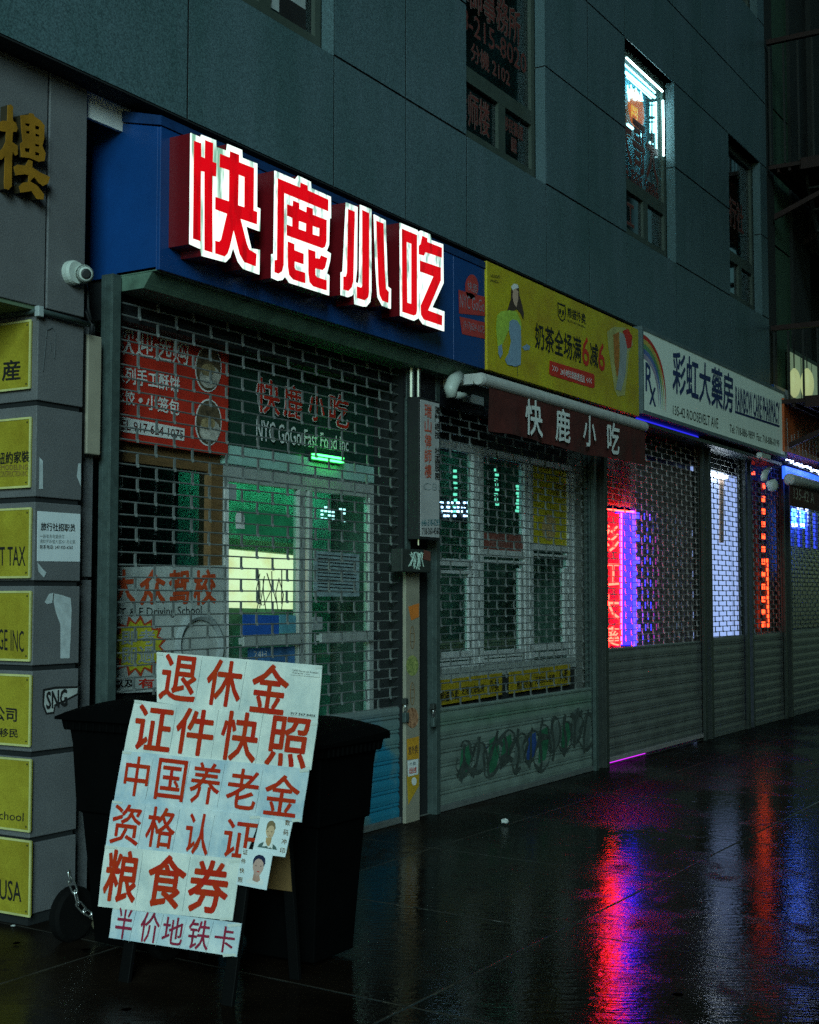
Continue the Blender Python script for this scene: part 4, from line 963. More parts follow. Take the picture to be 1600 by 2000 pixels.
for k, (px, lab) in enumerate(([[(843,1331),(981,1314),(981,1357),(843,1381)], 'yellow window strip with black characters at the left end of the sill'], [[(995,1313),(1114,1297),(1114,1337),(995,1355)], 'yellow window strip with badge and black characters at right of the sill'])):
    q_, pl_, n_ = sheet('window_strip', lab, 'banner', YG - .035, px, mat('ochre_strip', (.42, .30, .015), .5, var=.25, scale=6), .004, 'yellow strips under the sash windows')
    (a0, b0), (a1, b1), (a2, b2), (a3, b3) = px
    def L(f, g):
        u = a0 + (a1 - a0) * f; vt = b0 + (b1 - b0) * f; vb = b3 + (b2 - b3) * f
        return pl_(u, vt + (vb - vt) * g)
    for s, f0, f1_, g0, g1 in (('熊猫外卖', .12, .38, .45, .88), ('无限次免运费', .42, .74, .38, .72), ('外卖', .82, .95, .2, .8)):
        words(q_, s, [L(f0, g0), L(f1_, g0), L(f1_, g1), L(f0, g1)], n_, 'black', .003, .02)

# ---- pharmacy neon
f3 = thing('storefront', 'pharmacy window dimly lit behind the shutter of the neon sign', 'shop front', (13, YG, 0))
MB().box(S3a - .2, S3b + .1, YG + .7, YG + .75, 0, 3.3).build('back_partition', mat('pharmacy_wall', (.16, .13, .12), .8, var=.4, scale=3), f3)
MB().box(S3a - .15, S3b + .1, YG + .02, YG + .08, 0, 1.0).build('stall_riser', 'alu', f3); MB().box(S3a - .15, S3b + .1, YG + .02, YG + .08, 2.75, 3.3).build('window_header', 'alu', f3)
MB().box(S3a - .15, S3b + .1, YG + .04, YG + .046, 1.0, 2.75).build('pane', 'glass', f3)
ne = thing('neon_sign', 'vertical red neon character sign with blue glowing side', 'neon sign', (11.9, YG - .08, 1.1))
yn = YG - .10
pn, nn = wall_plane(yn)
ztn, zbn = pn(1200, 1002).z, pn(1200, 1262).z
xn0, xn1, xn2 = pn(1160, 1100).x, pn(1211, 1100).x, pn(1241, 1100).x
MB().box(xn0, xn1 - .004, yn, yn + .04, zbn, ztn).build('red_panel', 'neon_red', ne)
MB().box(xn1, xn2, yn, yn + .04, zbn, ztn + .03).build('blue_panel', 'neon_blue', ne)
vb = MB()
for s, v0, v1 in (('彩', 1024, 1080), ('虹', 1094, 1146), ('大', 1158, 1213), ('藥', 1222, 1266)):
    put(vb, s, Q(pn, (1163, v0), (1208, v0 + 3), (1208, v1 - 4), (1163, v1)), nn, .012, .004)
vb.build('neon_lettering', 'neon_tube', ne)
nb = MB().tube([pn(1160, 993) + dn * .03, pn(1232, 1000) + dn * .03], .008).tube([pn(1212, 1000) + dn * .01, pn(1212, 1258) + dn * .01], .006)
nb.build('border_tube', 'neon_tube', ne)
YN = 5.02
pq3, _n = wall_plane(YN)
xh0, xh1 = pq3(1243, 1100).x, pq3(1366, 1100).x + .3
hp = MB(); rowh = .112; zz = 1.06; r_i = 0
while zz < 2.42:            # brown screen with staggered slots
    x = xh0 + (.075 if r_i % 2 else 0); hp.box(xh0, xh1, YN, YN + .008, zz, zz + rowh * .42)
    while x < xh1 - .1:
        hp.box(x + .035, x + .15, YN + .0004, YN + .0076, zz + rowh * .42, zz + rowh); x += .15
    zz += rowh; r_i += 1
hp.build('slotted_screen', mat('brown_screen', (.17, .14, .135), .7, var=.4, scale=12), f3)
MB().box(xh0 - .02, pq3(1272, 1100).x + .12, YN + .03, YN + .05, 1.06, 2.42).build('blue_light_panel', emis('blue_violet_panel', (.03, .03, 1), 5.0, grime_glow_var=.7, gcol=(.35, .05, .75), gscale=(2, 1, 1.5)), ne)
MB().box(pq3(1272, 1100).x + .121, pq3(1284, 1100).x + .16, YN + .03, YN + .05, 1.06, 2.2).build('magenta_light_panel', emis('magenta_panel', (.7, .04, .45), .9, grime_glow_var=.7, gcol=(.25, .02, .05), gscale=(2, 1, 2)), ne)
MB().box(S3a - .05, pq3(1243, 1100).x + .1, YN + .02, YN + .04, pn(1200, 990).z + .02, 2.95).build('pale_header', mat('neon_lit_board', (.34, .30, .30), .7, var=.3, scale=8), f3)  # board added to catch neon light, some pink put in its colour
MB().box(xh0, xh1, YN + .01, YN + .04, 2.425, 2.95).build('brown_header', mat('brown_header', (.13, .11, .10), .7, var=.4, scale=8), f3)
MB().box(xn0, xn2, yn + .041, yn + .08, zbn - .02, ztn + .02).build('sign_back', 'dark', ne)
rp, pl_, n_ = sheet('window_poster', 'dark red poster above the vertical neon sign', 'poster', YN + .005, [(1165,945),(1214,952),(1214,984),(1165,978)], mat('red_window_print', (.40, .02, .03), .5))
fs = thing('light_leak_strip', 'purple glow standing in for interior light leaking under the neon sign shutter', 'light leak', (12.2, YSH + .08, .02))  # glowing bar added for interior light that leaks through the gap
MB().box(S3a, S3a + 1.15, YSH + .05, YSH + .075, .005, .03).build('light_strip', 'leak_purple', fs)
pz, nz_ = wall_plane(YN)
# ---- curtain shop
f4 = thing('storefront', 'narrow shop front with self glowing white curtain under a ceiling tube', 'shop front', (15.2, YG, 0))
MB().box(S4a - .1, S4b + .55, YN + .06, YN + .08, 0.0, 3.2).build('curtain', 'curtain', f4)
tl = pz(1381, 921); tr = pz(1424, 932)
MB().tube([(tl.x, YN + .02, tl.z), (tr.x, YN + .02, tl.z)], .018).build('ceiling_tube', 'tube_lamp', f4)
MB().box(S4a - .1, S4b + .1, YN + .03, YN + .059, tl.z + .05, 3.2).build('lamp_pelmet', 'darkwall', f4)
sp, pl_, n_ = sheet('curtain_post', 'orange lit pole in front of the white curtain', 'pole', YN + .045, [(1407,935),(1414,937),(1414,1060),(1407,1060)], mat('peach_paint', (.65, .42, .30), .6), .02)
# ---- red light shop
f5 = thing('storefront', 'narrow brown shop front with red lights', 'shop front', (16.8, YG, 0))
MB().box(S5a + .3, S5b + .5, YN + .06, YN + .08, 0.0, 3.2).build('back_partition', mat('brown_partition', (.12, .07, .045), .8, var=.4, scale=4), f5)
rs = thing('red_light_column', 'vertical column of red led lights behind the narrow shutter', 'led sign', (17, YG, 1.2))
lr = MB(); lq = MB()
for k in range(12):
    a = pz(1493, 950 + k * 24.5); lr.box(a.x - .04, a.x + .04, YN, YN + .02, a.z - .035, a.z + .035)
a, b = pz(1500, 1090), pz(1500, 1225)
lr.box(a.x - .01, a.x + .012, YN, YN + .02, b.z, a.z)
lr.build('led_dots', 'led_red', rs)
MB().box(a.x - .18, a.x + .03, YN + .021, YN + .04, b.z, pz(1500, 940).z).build('led_board', 'dark', rs)
r2 = thing('red_led_lamp', 'pair of small red lamps at the top of narrow shutter', 'lamp', (16.3, YG, 2.75))
lr = MB()
for u in (1463, 1470, 1474): 
    a = pz(u, 924); lr.box(a.x - .02, a.x + .02, YN, YN + .02, a.z - .02, a.z + .02)
lr.build('led_dots', 'led_red', r2)
# ---- blue led shop at the far right
f6 = thing('storefront', 'shop front with blue led window lights at right edge', 'shop front', (20, YG, 0))
MB().box(S6a - .1, S6b, YN + .12, YN + .16, 0, 3.2).build('back_partition', mat('bluish_partition', (.10, .11, .14), .8, var=.4, scale=3), f6)
MB().box(S6a - .05, S6b, YG + .1, YN + .026, .9, 2.9).build('pane', 'glass', f6)
bs = thing('blue_led_sign', 'bright blue and white led window sign at right edge', 'led sign', (18.6, YG, 2.1))
p_a, p_b = pz(1540, 992), pz(1578, 1032)
MB().box(p_a.x, p_b.x, YN, YN + .03, p_b.z, p_a.z).build('sign_panel', 'led_blue', bs)
lw = MB()
for k in range(8):
    a = pz(1540 + k * 5, 1026); lw.box(a.x - .035, a.x + .035, YN - .012, YN - .002, a.z - .02, a.z + .02)
for k in range(5):
    a = pz(1575, 995 + k * 7); lw.box(a.x - .05, a.x + .05, YN - .012, YN - .002, a.z - .022, a.z + .022)
for k in range(3):
    a = pz(1560, 994 + k * 8); lw.box(a.x - .09, a.x + .06, YN - .012, YN - .002, a.z - .012, a.z + .012)
lw.build('led_dots', 'led_bluew', bs)
MB().box(S6a + .02, S6a + .05, YN - .03, YN, 1.9, 2.75).build('led_strip', 'led_blue', bs)
for k in range(5):
    MB().box(S6a + .35 + k * .42, S6a + .38 + k * .42, YN - .03, YN, 2.25, 2.75).build('led_strip', emis('dim_blue_strip', (.05, .1, 1), .8) if k == 0 else bpy.data.materials['dim_blue_strip'], bs)

# ================================================================== stickered post, light box, bracket
XA, XB = PY(791, 1300, YSH - .06).x, PY(819, 1300, YSH - .06).x
post = thing('divider_post', 'narrow pale post covered with food stickers between the two big shutters', 'post', ((XA + XB) / 2, YSH, 0))
zc = PY(800, 1118, YSH - .06).z
MB().box(XA + .005, XB - .002, YSH - .065, YSH + .02, 0, zc).build('post_body', 'beige', post, bevel=.003)
MB().box(XB + .001, S2a - .058, YSH + .02, YSH + .2, 0, 3.25).box(S1b + .056, XA + .004, YSH - .04, YSH + .2, 0, 3.25).build('dark_jamb', 'gap', post)
plP, nP = wall_plane(YSH - .065)
def pst(px, m_, name, off): return MB().poly([a + dn * off for a in Q(plP, *px)]).build(name, m_, post)
pst([(797,1185),(818,1178),(818,1205),(803,1212)], 'orange', 'sticker', .002)
for cv_, m_ in ((1300, mat('greens_print', (.32, .33, .10), .6, var=.7, scale=45, col2=(.06, .12, .03))), (1402, mat('stew_print', (.42, .22, .12), .6, var=.8, scale=45, col2=(.10, .03, .01)))):
    MB().poly([a + dn * .002 for a in ell(plP, 805, cv_, 12, 20)]).build('dish_sticker', m_, post)
for cv_ in (1245, 1355):
    MB().tube([a + dn * .002 for a in ell(plP, 805, cv_, 4, 22, 16)] + [plP(809, cv_) + dn * .002], .0025, 5).tube([plP(802, cv_ - 8) + dn * .002, plP(809, cv_ - 8) + dn * .002], .002, 5).tube([plP(802, cv_ + 8) + dn * .002, plP(809, cv_ + 8) + dn * .002], .002, 5).build('printed_spindle', 'brown', post)
pst([(794,1444),(818,1438),(818,1482),(795,1484)], mat('amber_print', (.55, .27, .02), .6), 'sticker', .002)
words(post, '宫外卖', Q(plP, (797,1458),(815,1454),(815,1471),(797,1474)), nP, 'brown', .004, .03)
pst([(795,1486),(816,1482),(816,1512),(796,1517)], 'whiteprint', 'sticker', .004)
words(post, '此处出售', Q(plP, (798,1500),(812,1497),(812,1509),(798,1512)), nP, 'redprint', .006, .02)
words(post, '外卖', Q(plP, (798,1489),(811,1487),(811,1494),(798,1496)), nP, 'greyprint', .006, .02)
pst([(794,1516),(818,1510),(818,1535),(797,1572)], mat('amber_print2', (.50, .30, .02), .6), 'sticker', .002)
MB().poly([a + dn * .004 for a in ell(plP, 808, 1526, 5, 8, 16)]).build('round_sticker', 'whiteprint', post)
# capital with tag
brk = thing('post_bracket', 'square metal block with scrawled pale tag at top of the stickered post', 'bracket', (XA, YSH - .1, zc))
ba, bb_ = PY(786, 1100, YSH - .16), PY(842, 1100, YSH - .16)
z0_, z1_ = PY(800, 1117, YSH - .16).z, PY(800, 1072, YSH - .16).z
MB().box(ba.x, bb_.x, YSH - .16, YSH - .07, z0_, z1_).build('bracket_block', 'raildk', brk, bevel=.006)
plB, nB = wall_plane(YSH - .163)
tg = MB()
for k in range(11):
    u = 801 + k * 2.5
    tg.tube([plB(u, 1078 + random.uniform(0, 6)), plB(u + random.uniform(-5, 5), 1092), plB(u + random.uniform(-3, 3), 1108 + random.uniform(-4, 5))], .0035, 5)
tg.build('tag_scrawl', mat('pale_marker', (.45, .60, .52), .5), brk)
MB().poly(Q(plB, (828,1074),(841,1078),(841,1096),(826,1092))).build('sticker', mat('dull_red_sticker', (.16, .05, .035), .6), brk)
# vertical light box sign
lx0 = PY(793, 900, YSH - .06).x; yb = PX(820, 900, lx0).y; lx1 = PY(860, 900, yb).x
lz0, lz1 = PY(835, 1054, yb).z, PY(835, 778, yb).z
lbx = thing('light_box', 'tall narrow black box sign with red characters down its white face', 'sign', (lx0, yb, lz0))
MB().box(lx0, lx1, yb + .004, YSH - .075, lz0, lz1).build('box', 'dark', lbx, bevel=.004)
MB().box(lx0 + .012, lx1 - .014, yb, yb + .0035, lz0 + .02, lz1 - .018).build('face', mat('box_face', (.42, .42, .42), .4, var=.2, scale=3), lbx)
plV, nV = wall_plane(yb)
vwords(MB(), '瑞山律師樓', Q(plV, (829,786),(842,789),(842,935),(829,935)), nV, .003, .03).build('lettering', mat('box_red', (.50, .10, .06), .5), lbx)
vwords(MB(), '獨門絕技 社區服務', Q(plV, (849,792),(858,795),(858,938),(849,938)), nV, .003, .03).build('lettering', 'black', lbx)
words(lbx, 'C8I', Q(plV, (826,942),(858,944),(858,958),(826,957)), nV, 'greyprint', .003)
words(lbx, '646-318-6293', Q(plV, (823,1014),(858,1014),(858,1026),(823,1027)), nV, mat('box_teal', (.04, .16, .18), .5), .003, .02)
words(lbx, '718-360-4560', Q(plV, (824,1031),(858,1030),(858,1043),(824,1044)), nV, 'black', .003, .02)
MB().tube([(lx0 + .05, yb + .04, lz0 - .04), (lx0 + .05, yb + .04, lz0)], .008).tube([(lx0 + .05, yb + .04, lz1), (lx0 + .05, yb + .04, 3.2)], .014).tube([(lx0 + .005, yb + .07, lz1), (lx0 + .005, yb + .07, 3.2)], .02).build('hanger_pipe', 'chrome', lbx)
MB().box(lx0, X(950, 760, YSH - .02), YSH - .05, YSH - .01, PY(880, 800, YSH).z, 3.22).build('panel_black', mat('glossy_black', (.012, .012, .015), .25), f2)

# ================================================================== retracted awning with maroon valance
ya = 4.60
pa, na = wall_plane(ya)
aw = thing('awning', 'retracted white awning tube with hanging maroon valance and four white characters', 'awning', (10, ya, 3.1))
t0, t1 = pa(934, 742), pa(1257, 832)
zt = (t0.z + t1.z) / 2
MB().lathe((t0.x, ya, zt), (1, 0, 0), [(0, .02), (.0, .042), (.03, .05), (t1.x - t0.x, .05), (t1.x - t0.x + .001, .02)]).build('roller_tube', 'pvc', aw, smooth=False)
for k in range(2):
    MB().box(t0.x + .02 + k * (t1.x - t0.x - .1), t0.x + .08 + k * (t1.x - t0.x - .1), ya + .03, YSH, zt - .03, zt + .045).build('bracket', 'pvc', aw)
v0, v1 = pa(951, 760), pa(1257, 840)
vz0, vz1 = pa(951, 842).z, zt - .03
va = MB(); nx, nz = 60, 6
pts = []
for j in range(nz + 1):
    for i in range(nx + 1):
        f, g = i / nx, j / nz
        pts.append((v0.x + (v1.x - v0.x) * f, ya - .02 + .012 * math.sin(f * 21 + g * 2) * g + .008 * math.sin(f * 47) * g + (.03 * max(0, f - .8) * 5 * math.sin(f * 90)) * g * .5, vz1 + (vz0 + .012 * math.sin(f * 9) - vz1) * g))
va.add(pts, [(j * (nx + 1) + i, j * (nx + 1) + i + 1, (j + 1) * (nx + 1) + i + 1, (j + 1) * (nx + 1) + i) for j in range(nz) for i in range(nx)])
va.build('valance', 'maroon', aw, smooth=True)
c5 = lambda pts: [PY(940 + x / 5, 500 + y / 5, ya - .045) for x, y in pts]
for s, q in (('快', [(435,1395),(585,1425),(600,1770),(430,1735)]), ('鹿', [(727,1480),(862,1515),(868,1830),(727,1795)]), ('小', [(1000,1550),(1115,1580),(1118,1870),(995,1845)]), ('吃', [(1228,1620),(1350,1645),(1345,1935),(1235,1925)])):
    words(aw, s, c5(q), dn, 'whiteprint', .002, .03)

# ================================================================== cameras
def dome(name, label, c, aim, r=.06):
    t = thing(name, label, 'security camera', c)
    c, aim = Vector(c), Vector(aim).normalized()
    return t, c, aim
pc = PY(158, 533, YP - .05)
t, c, aim = dome('security_camera', 'white turret security camera on the stone pillar beside the blue sign', pc, (-.35, -.9, -.25))
MB().lathe((pc.x - .02, YP, pc.z), (.0, -1, 0), [(0, .062), (.03, .062), (.045, .055)], 24).build('mount_base', 'white_plastic', t, smooth=False)
cc = pc + Vector((.012, -.010, -.004)); la = (Vector((0, 0, EYE + .4)) - cc).normalized(); la = (la + Vector((.25, -.1, 0))).normalized()
MB().lathe(cc, la, [(-.048 * math.cos(R(k * 15)), .048 * math.sin(R(k * 15))) for k in range(1, 10)] + [(.048 * math.sin(R(k * 15)), .048 * math.cos(R(k * 15))) for k in range(1, 4)] + [(.036, .030)], 24).build('camera_body', 'white_plastic', t, smooth=True)
MB().lathe(cc + la * .0365, la, [(0, .026), (.002, .026), (.006, .018), (.0065, .001)], 20).build('lens', 'dark', t)
cb = thing('camera_cable', 'black cable hanging from the pillar camera to the conduit', 'cable', pc)
MB().tube([PY(168, 553, 4.93), PY(172, 575, 4.92), PY(172, 600, 4.92), PY(176, 620, 4.93), PY(181, 630, 4.94)], .007, 8).build('cable', 'dark', cb, smooth=True)
# bracket camera under the blue sign
c2 = PY(905, 755, 4.72)
t = thing('security_camera', 'white security camera on a curved arm under the end of the blue sign', 'security camera', c2)
MB().tube([PY(896, 735, 4.74), PY(886, 745, 4.73), PY(880, 760, 4.72), PY(882, 775, 4.72)], [.045, .052, .05, .04], 12).build('camera_body', 'white_plastic', t, smooth=True)
MB().tube([PY(886, 770, 4.72), PY(902, 773, 4.76), PY(915, 772, 4.84)], [.03, .025, .025], 10).build('arm', 'white_plastic', t, smooth=True)
MB().box(PY(913, 770, 4.86).x, PY(946, 776, 4.86).x, 4.86, 4.93, PY(930, 789, 4.86).z, PY(930, 772, 4.86).z).build('mount_box', 'greyprint', t, bevel=.005)
c3 = PY(1500, 940, 4.6)
t = thing('security_camera', 'white security cameras clustered under the far end of the pharmacy sign', 'security camera', c3)
MB().tube([PY(1503, 915, 4.65), PY(1494, 925, 4.62), PY(1492, 936, 4.6)], [.03, .04, .035], 10).build('arm', 'white_plastic', t, smooth=True)
MB().lathe(PY(1508, 945, 4.55), (0.1, -.3, -1), [(-.05, .02), (-.04, .06), (0, .068), (.06, .06), (.09, .03)], 16).build('camera_body', 'white_plastic', t, smooth=True)
MB().box(PY(1488, 892, 4.6).x, PY(1506, 892, 4.6).x, 4.6, 4.66, PY(1497, 896, 4.6).z, PY(1497, 886, 4.6).z).build('junction_box', 'white_plastic', t, bevel=.008)

# ================================================================== conduit, trunking, sign plaques, notices
cd = thing('conduit', 'thin grey conduit bent round the pillar above the yellow plaques', 'pipe', (XC, YP, 2.9))
zq = PY(78, 603, YP - .02).z; zq2 = PY(172, 628, YP - .02).z
MB().tube([(XC - .02, 6.3, zq - .01), (XC - .02, YP - .0, zq - .01), (XC - .015, YP - .02, zq - .012), (XC + .01, YP - .022, zq - .012), (PY(174, 628, YP - .022).x, YP - .022, zq - .02)], .014, 10).build('pipe', 'rail', cd, smooth=True)
MB().box(XC - .03, XC + .005, YP - .034, YP - .003, zq - .04, zq + .012).build('elbow_box', 'greyprint', cd, bevel=.004)
tk = thing('trunking', 'beige plastic trunking box mounted upright beside the pillar', 'trunking', PY(180, 770, 4.94))
ta, tb_ = PY(171, 770, 4.93), PY(198, 770, 4.93)
z0_, z1_ = PY(185, 888, 4.93).z, PY(185, 655, 4.93).z
MB().box(ta.x, tb_.x, 4.93, 4.982, z0_, z1_).build('trunking_cover', 'beige', tk, bevel=.006)
MB().box(ta.x - .035, ta.x - .0005, 4.945, 4.983, z0_ - .02, z1_ + .0).build('backplate', 'dark', tk)
MB().tube([(ta.x + .04, 4.95, z1_), (ta.x + .045, 4.95, z1_ + .06), (ta.x + .01, 4.955, z1_ + .11), (ta.x + .0, 4.965, z1_ + .13)], .012, 8).build('cable_gland', 'dark', tk, smooth=True)

jx = XC
def pj(u, v): return PX(u, v, jx - .016)
nJ = Vector((-1, 0, 0))
plq = [(626, 757, '産', [(5,705),(40,702),(40,741),(5,744)], 'with one black character, highest on the pillar', .03),
       (816, 950, None, None, 'with four characters above small capitals', 0),
       (993, 1127, 'FAST TAX', [(-26,1069),(50,1067),(50,1105),(-26,1104)], 'whose bold text ends in TAX', .012),
       (1156, 1290, 'BROKERAGE INC', [(-70,1222),(47,1232),(47,1274),(-70,1262)], 'whose narrow text ends in INC', .0),
       (1320, 1457, None, None, 'with characters on two lines below the INC plaque', 0),
       (1485, 1624, 'Driving School', [(-80,1576),(47,1588),(46,1610),(-80,1598)], 'whose text ends in school', .0),
       (1644, 1790, 'PRINTING USA', [(-110,1702),(42,1723),(42,1762),(-110,1742)], 'whose text ends in USA, lowest on the pillar', .015)]
for k, (vt, vb_, s, q, lab, bo) in enumerate(plq):
    t = thing('name_plaque', 'square yellow metal plaque ' + lab, 'plaque', (jx, 5.1, 1), 'yellow name plaques on the entrance pillar')
    pT, pB = PX(58, vt, jx - .016), PX(57, vb_, jx - .016)
    y0 = (PX(61, vt, jx - .016).y + PX(55, vb_, jx - .016).y) / 2
    MB().box(jx - .016, jx - .001, y0, y0 + .46, pB.z, pT.z).build('plate', 'plaque', t)
    rm = MB()
    for z_ in (pB.z, pT.z): rm.box(jx - .019, jx - .010, y0 - .004, y0 + .464, z_ - .005, z_ + .005)
    for y_ in (y0, y0 + .46): rm.box(jx - .0185, jx - .0105, y_ - .004, y_ + .004, pB.z + .0052, pT.z - .0052)
    rm.build('rim', 'plaque_rim', t)
    sc = mat('screw', (.10, .10, .04), .4, .6) if k == 0 else sc
    scr = MB()
    for y_ in (y0 + .02, y0 + .44):
        for z_ in (pB.z + .02, pT.z - .02): scr.lathe((jx - .016, y_, z_), (-1, 0, 0), [(0, .005), (.003, .004), (.0031, .0005)], 8)
    scr.build('screw', sc, t)
    if s: words(t, s, Q(pj, *q), nJ, 'black', .002, bo)
    if k == 1:
        words(t, '紐約家裝', Q(pj, (-4,884),(58,880),(58,902),(-4,908)), nJ, 'black', .002, .025)
        words(t, 'HOME REMODELING', Q(pj, (-40,909),(55,907),(55,917),(-40,919)), nJ, 'brown', .002)
        words(t, 'CONSTRUCTION INC', Q(pj, (-2,920),(54,919),(54,930),(-2,932)), nJ, 'brown', .002)
    if k == 4:
        words(t, '貿易公司', Q(pj, (-62,1374),(33,1383),(33,1410),(-62,1402)), nJ, 'black', .002, .03)
        words(t, '身份 移民', Q(pj, (-42,1419),(35,1424),(35,1441),(-42,1437)), nJ, 'black', .002, .02)
# paper notice and torn paper on the pillar front
ppl, pn_ = wall_plane(YP - .003)
nt_ = tag(MB().slab(Q(ppl, (74,998),(157,1004),(156,1097),(73,1096)), dn, .0025).build('paper_notice', mat('notice_paper', (.60, .66, .68), .7, var=.12)), 'white printed job notice taped on the pillar beside the yellow plaques', 'notice')
words(nt_, '旅行社招职员', Q(ppl, (79,1020),(146,1024),(146,1038),(79,1036)), pn_, 'black', .002, .01)
for v, s, u1 in ((1043, '一般事务电脑操作', 125), (1053, '请到罗斯福大道201 办公室', 146), (1064, '联系电话: 347-925-6262', 142)):
    words(nt_, s, Q(ppl, (77,v),(u1,v+1),(u1,v+9),(77,v+8)), pn_, 'greyprint' if v < 1060 else 'dark', .002)
c6 = lambda pts: [ppl(x / 5, 1080 + y / 5) for x, y in pts]
M['torn'] = mat('torn_paper', (.42, .47, .48), .8, var=.3, scale=20)
for lab, pts in (('long ragged strip of torn white poster on the pillar front', c6([(530,395),(600,410),(690,440),(700,560),(690,820),(680,1030),(590,1030),(590,700),(545,580),(525,480)])),
                 ('small torn corner left of the long ragged poster strip', c6([(435,480),(480,400),(520,390),(510,490),(460,500)])),
                 ('small scrap of torn paper just under the white job notice', c6([(365,90),(420,160),(455,190),(430,240),(400,210),(375,180)])),
                 ('thin torn strip at the corner edge of the pillar above the job notice', [ppl(77, 893), ppl(84, 900), ppl(84, 955), ppl(76, 955)]),
                 ('torn paper edge at the far side of the pillar above the job notice', [ppl(153, 905), ppl(158, 905), ppl(158, 950), ppl(150, 930)])):
    tag(MB().poly(pts).build('torn_paper', 'torn'), lab, 'torn poster')
sk = tag(MB().poly(c6([(440,1350),(540,1330),(760,1320),(755,1370),(640,1430),(530,1480),(520,1550),(460,1560),(430,1480)])).build('graffiti_sticker', mat('sticker_grey', (.42, .44, .42), .6)), 'black and white graffiti sticker on the pillar just above the left bin', 'sticker')
MB().poly([a + Vector((0, .001, 0)) for a in c6([(420,1330),(540,1305),(780,1300),(775,1380),(640,1450),(540,1500),(530,1570),(450,1580),(415,1490)])]).build('sticker_border', 'black', sk)
words(sk, 'SNG', Q(ppl, (90,1352),(130,1346),(130,1378),(90,1385)), pn_, 'black', .002, .06)
sc_ = MB()
for pts in ([(118,575),(120,560),(130,555),(136,563),(136,590),(134,615)], [(118,578),(116,600),(112,640)], [(126,583),(128,600)]):
    sc_.tube([ppl(x / 1.0 - 28, y / 1 + 85) for x, y in pts], .002, 4)
tag(sc_.build('marker_scrawl', mat('marker_ink', (.05, .06, .065), .7)), 'faint marker drawing high on the pillar front', 'graffiti')
# gold character over the entrance
gc = thing('gold_character', 'raised golden character above the entrance at the left edge', 'letter', PY(40, 300, YP))
cg = lambda pts, y: [PY(x / 9.527, 190 + y_ / 9.527, y) for x, y_ in pts]
yg2 = YP - .055
gb = MB()
strokes = [[(150,140),(200,130),(245,170),(240,430),(300,480),(330,580),(310,640),(240,640),(230,830),(330,900),(330,1060),(290,1085),(240,1000),(225,1100),(220,1650),(160,1720),(90,1700),(80,1600),(100,1080),(30,1160),(-60,1150),(-50,1040),(60,940),(110,820),(120,640),(40,630),(-60,600),(-60,470),(60,430),(140,440)],
           [(390,330),(540,325),(560,290),(620,300),(650,360),(760,430),(830,520),(825,760),(790,900),(850,1040),(830,1180),(720,1200),(560,1130),(400,1110),(380,860),(430,820),(400,560)],
           [(260,1290),(330,1250),(480,1270),(540,1160),(610,1190),(600,1300),(760,1400),(930,1480),(900,1600),(800,1650),(720,1590),(640,1480),(560,1560),(690,1640),(820,1800),(810,1900),(690,1890),(590,1740),(480,1760),(390,1770),(360,1660),(430,1590),(530,1570),(540,1450),(460,1430),(300,1450)]]
holes = [[], [[(470,480),(560,490),(560,550),(475,520)], [(485,620),(560,630),(560,680),(490,670)], [(465,940),(560,950),(560,1030),(470,1010)], [(655,520),(740,550),(740,600),(660,590)], [(660,670),(740,700),(740,740),(660,720)], [(655,860),(740,890),(740,920),(660,910)], [(655,1010),(740,1040),(740,1090),(660,1070)]], []]
gf = MB(); gs = MB()
for s, hs_ in zip(strokes, holes):
    gf.poly(cg(s, yg2), [cg(h, yg2) for h in hs_], dn, .004)
    gs.poly(cg(s, yg2 + .0045), [cg(h, yg2 + .0045) for h in hs_], dn, YP - yg2 - .005)
gf.build('letter_face', 'gold', gc); gs.build('letter_side', 'golddk', gc)

# ================================================================== sandwich board
NB = Vector((1, 0, -.204)); CB = 4.207
nb_ = -NB.normalized()           # towards the viewer (-x)
def pb(u, v): return hit(u, v, NB, CB)
sbd = thing('sandwich_board', 'white sandwich board covered in red hand cut characters, standing before the bins', 'sandwich board', (4.35, 3.65, 0))
up = Vector((.204, 0, 1))
fr = MB()
def board_pt(y, z, off=0.0): return Vector((CB + .204 * z, y, z)) - nb_ * off
def bar(mb, ya_, yb_, za, zb, off=.01, th=.02):
    q = [board_pt(ya_, zb, off), board_pt(yb_, zb, off), board_pt(yb_, za, off), board_pt(ya_, za, off)]
    return mb.slab(q, nb_, th)
yl, yr = 3.95, 3.355
bar(fr, yl, yl - .055, gz(yl), 1.22); bar(fr, yr + .055, yr, gz(yr), 1.22)
bar(fr, yl - .055, yr + .055, 1.12, 1.22); bar(fr, yl - .055, yr + .055, .14, .22)
fr.build('front_frame', 'board_frame', sbd, bevel=.003)
bp_ = MB(); bar(bp_, yl - .055, yr + .055, .22, 1.12, .014, .008); bp_.build('front_panel', 'dark', sbd)
rf = MB()
ax, az = CB + .204 * 1.2 + .035, 1.21
def rear(y, z, off=0): 
    f = z / az
    return Vector((4.63 + (ax - 4.63) * f + off, y, z))
for y0 in (yl - .02, yr + .035):
    rf.hexa([rear(y0, gz(y0)), rear(y0 - .05, gz(y0)), rear(y0 - .05, az), rear(y0, az)], [rear(y0, gz(y0), .02), rear(y0 - .05, gz(y0), .02), rear(y0 - .05, az, .02), rear(y0, az, .02)])
rf.build('rear_frame', 'board_frame', sbd, bevel=.002)
cbd = MB().hexa([rear(yl - .07, .34, -.002), rear(yr - .01, .34, -.002), rear(yr - .01, 1.1, -.002), rear(yl - .07, 1.1, -.002)], [rear(yl - .07, .34, .006), rear(yr - .01, .34, .006), rear(yr - .01, 1.1, .006), rear(yl - .07, 1.1, .006)])
cbd.build('rear_panel', 'cardboard', sbd)
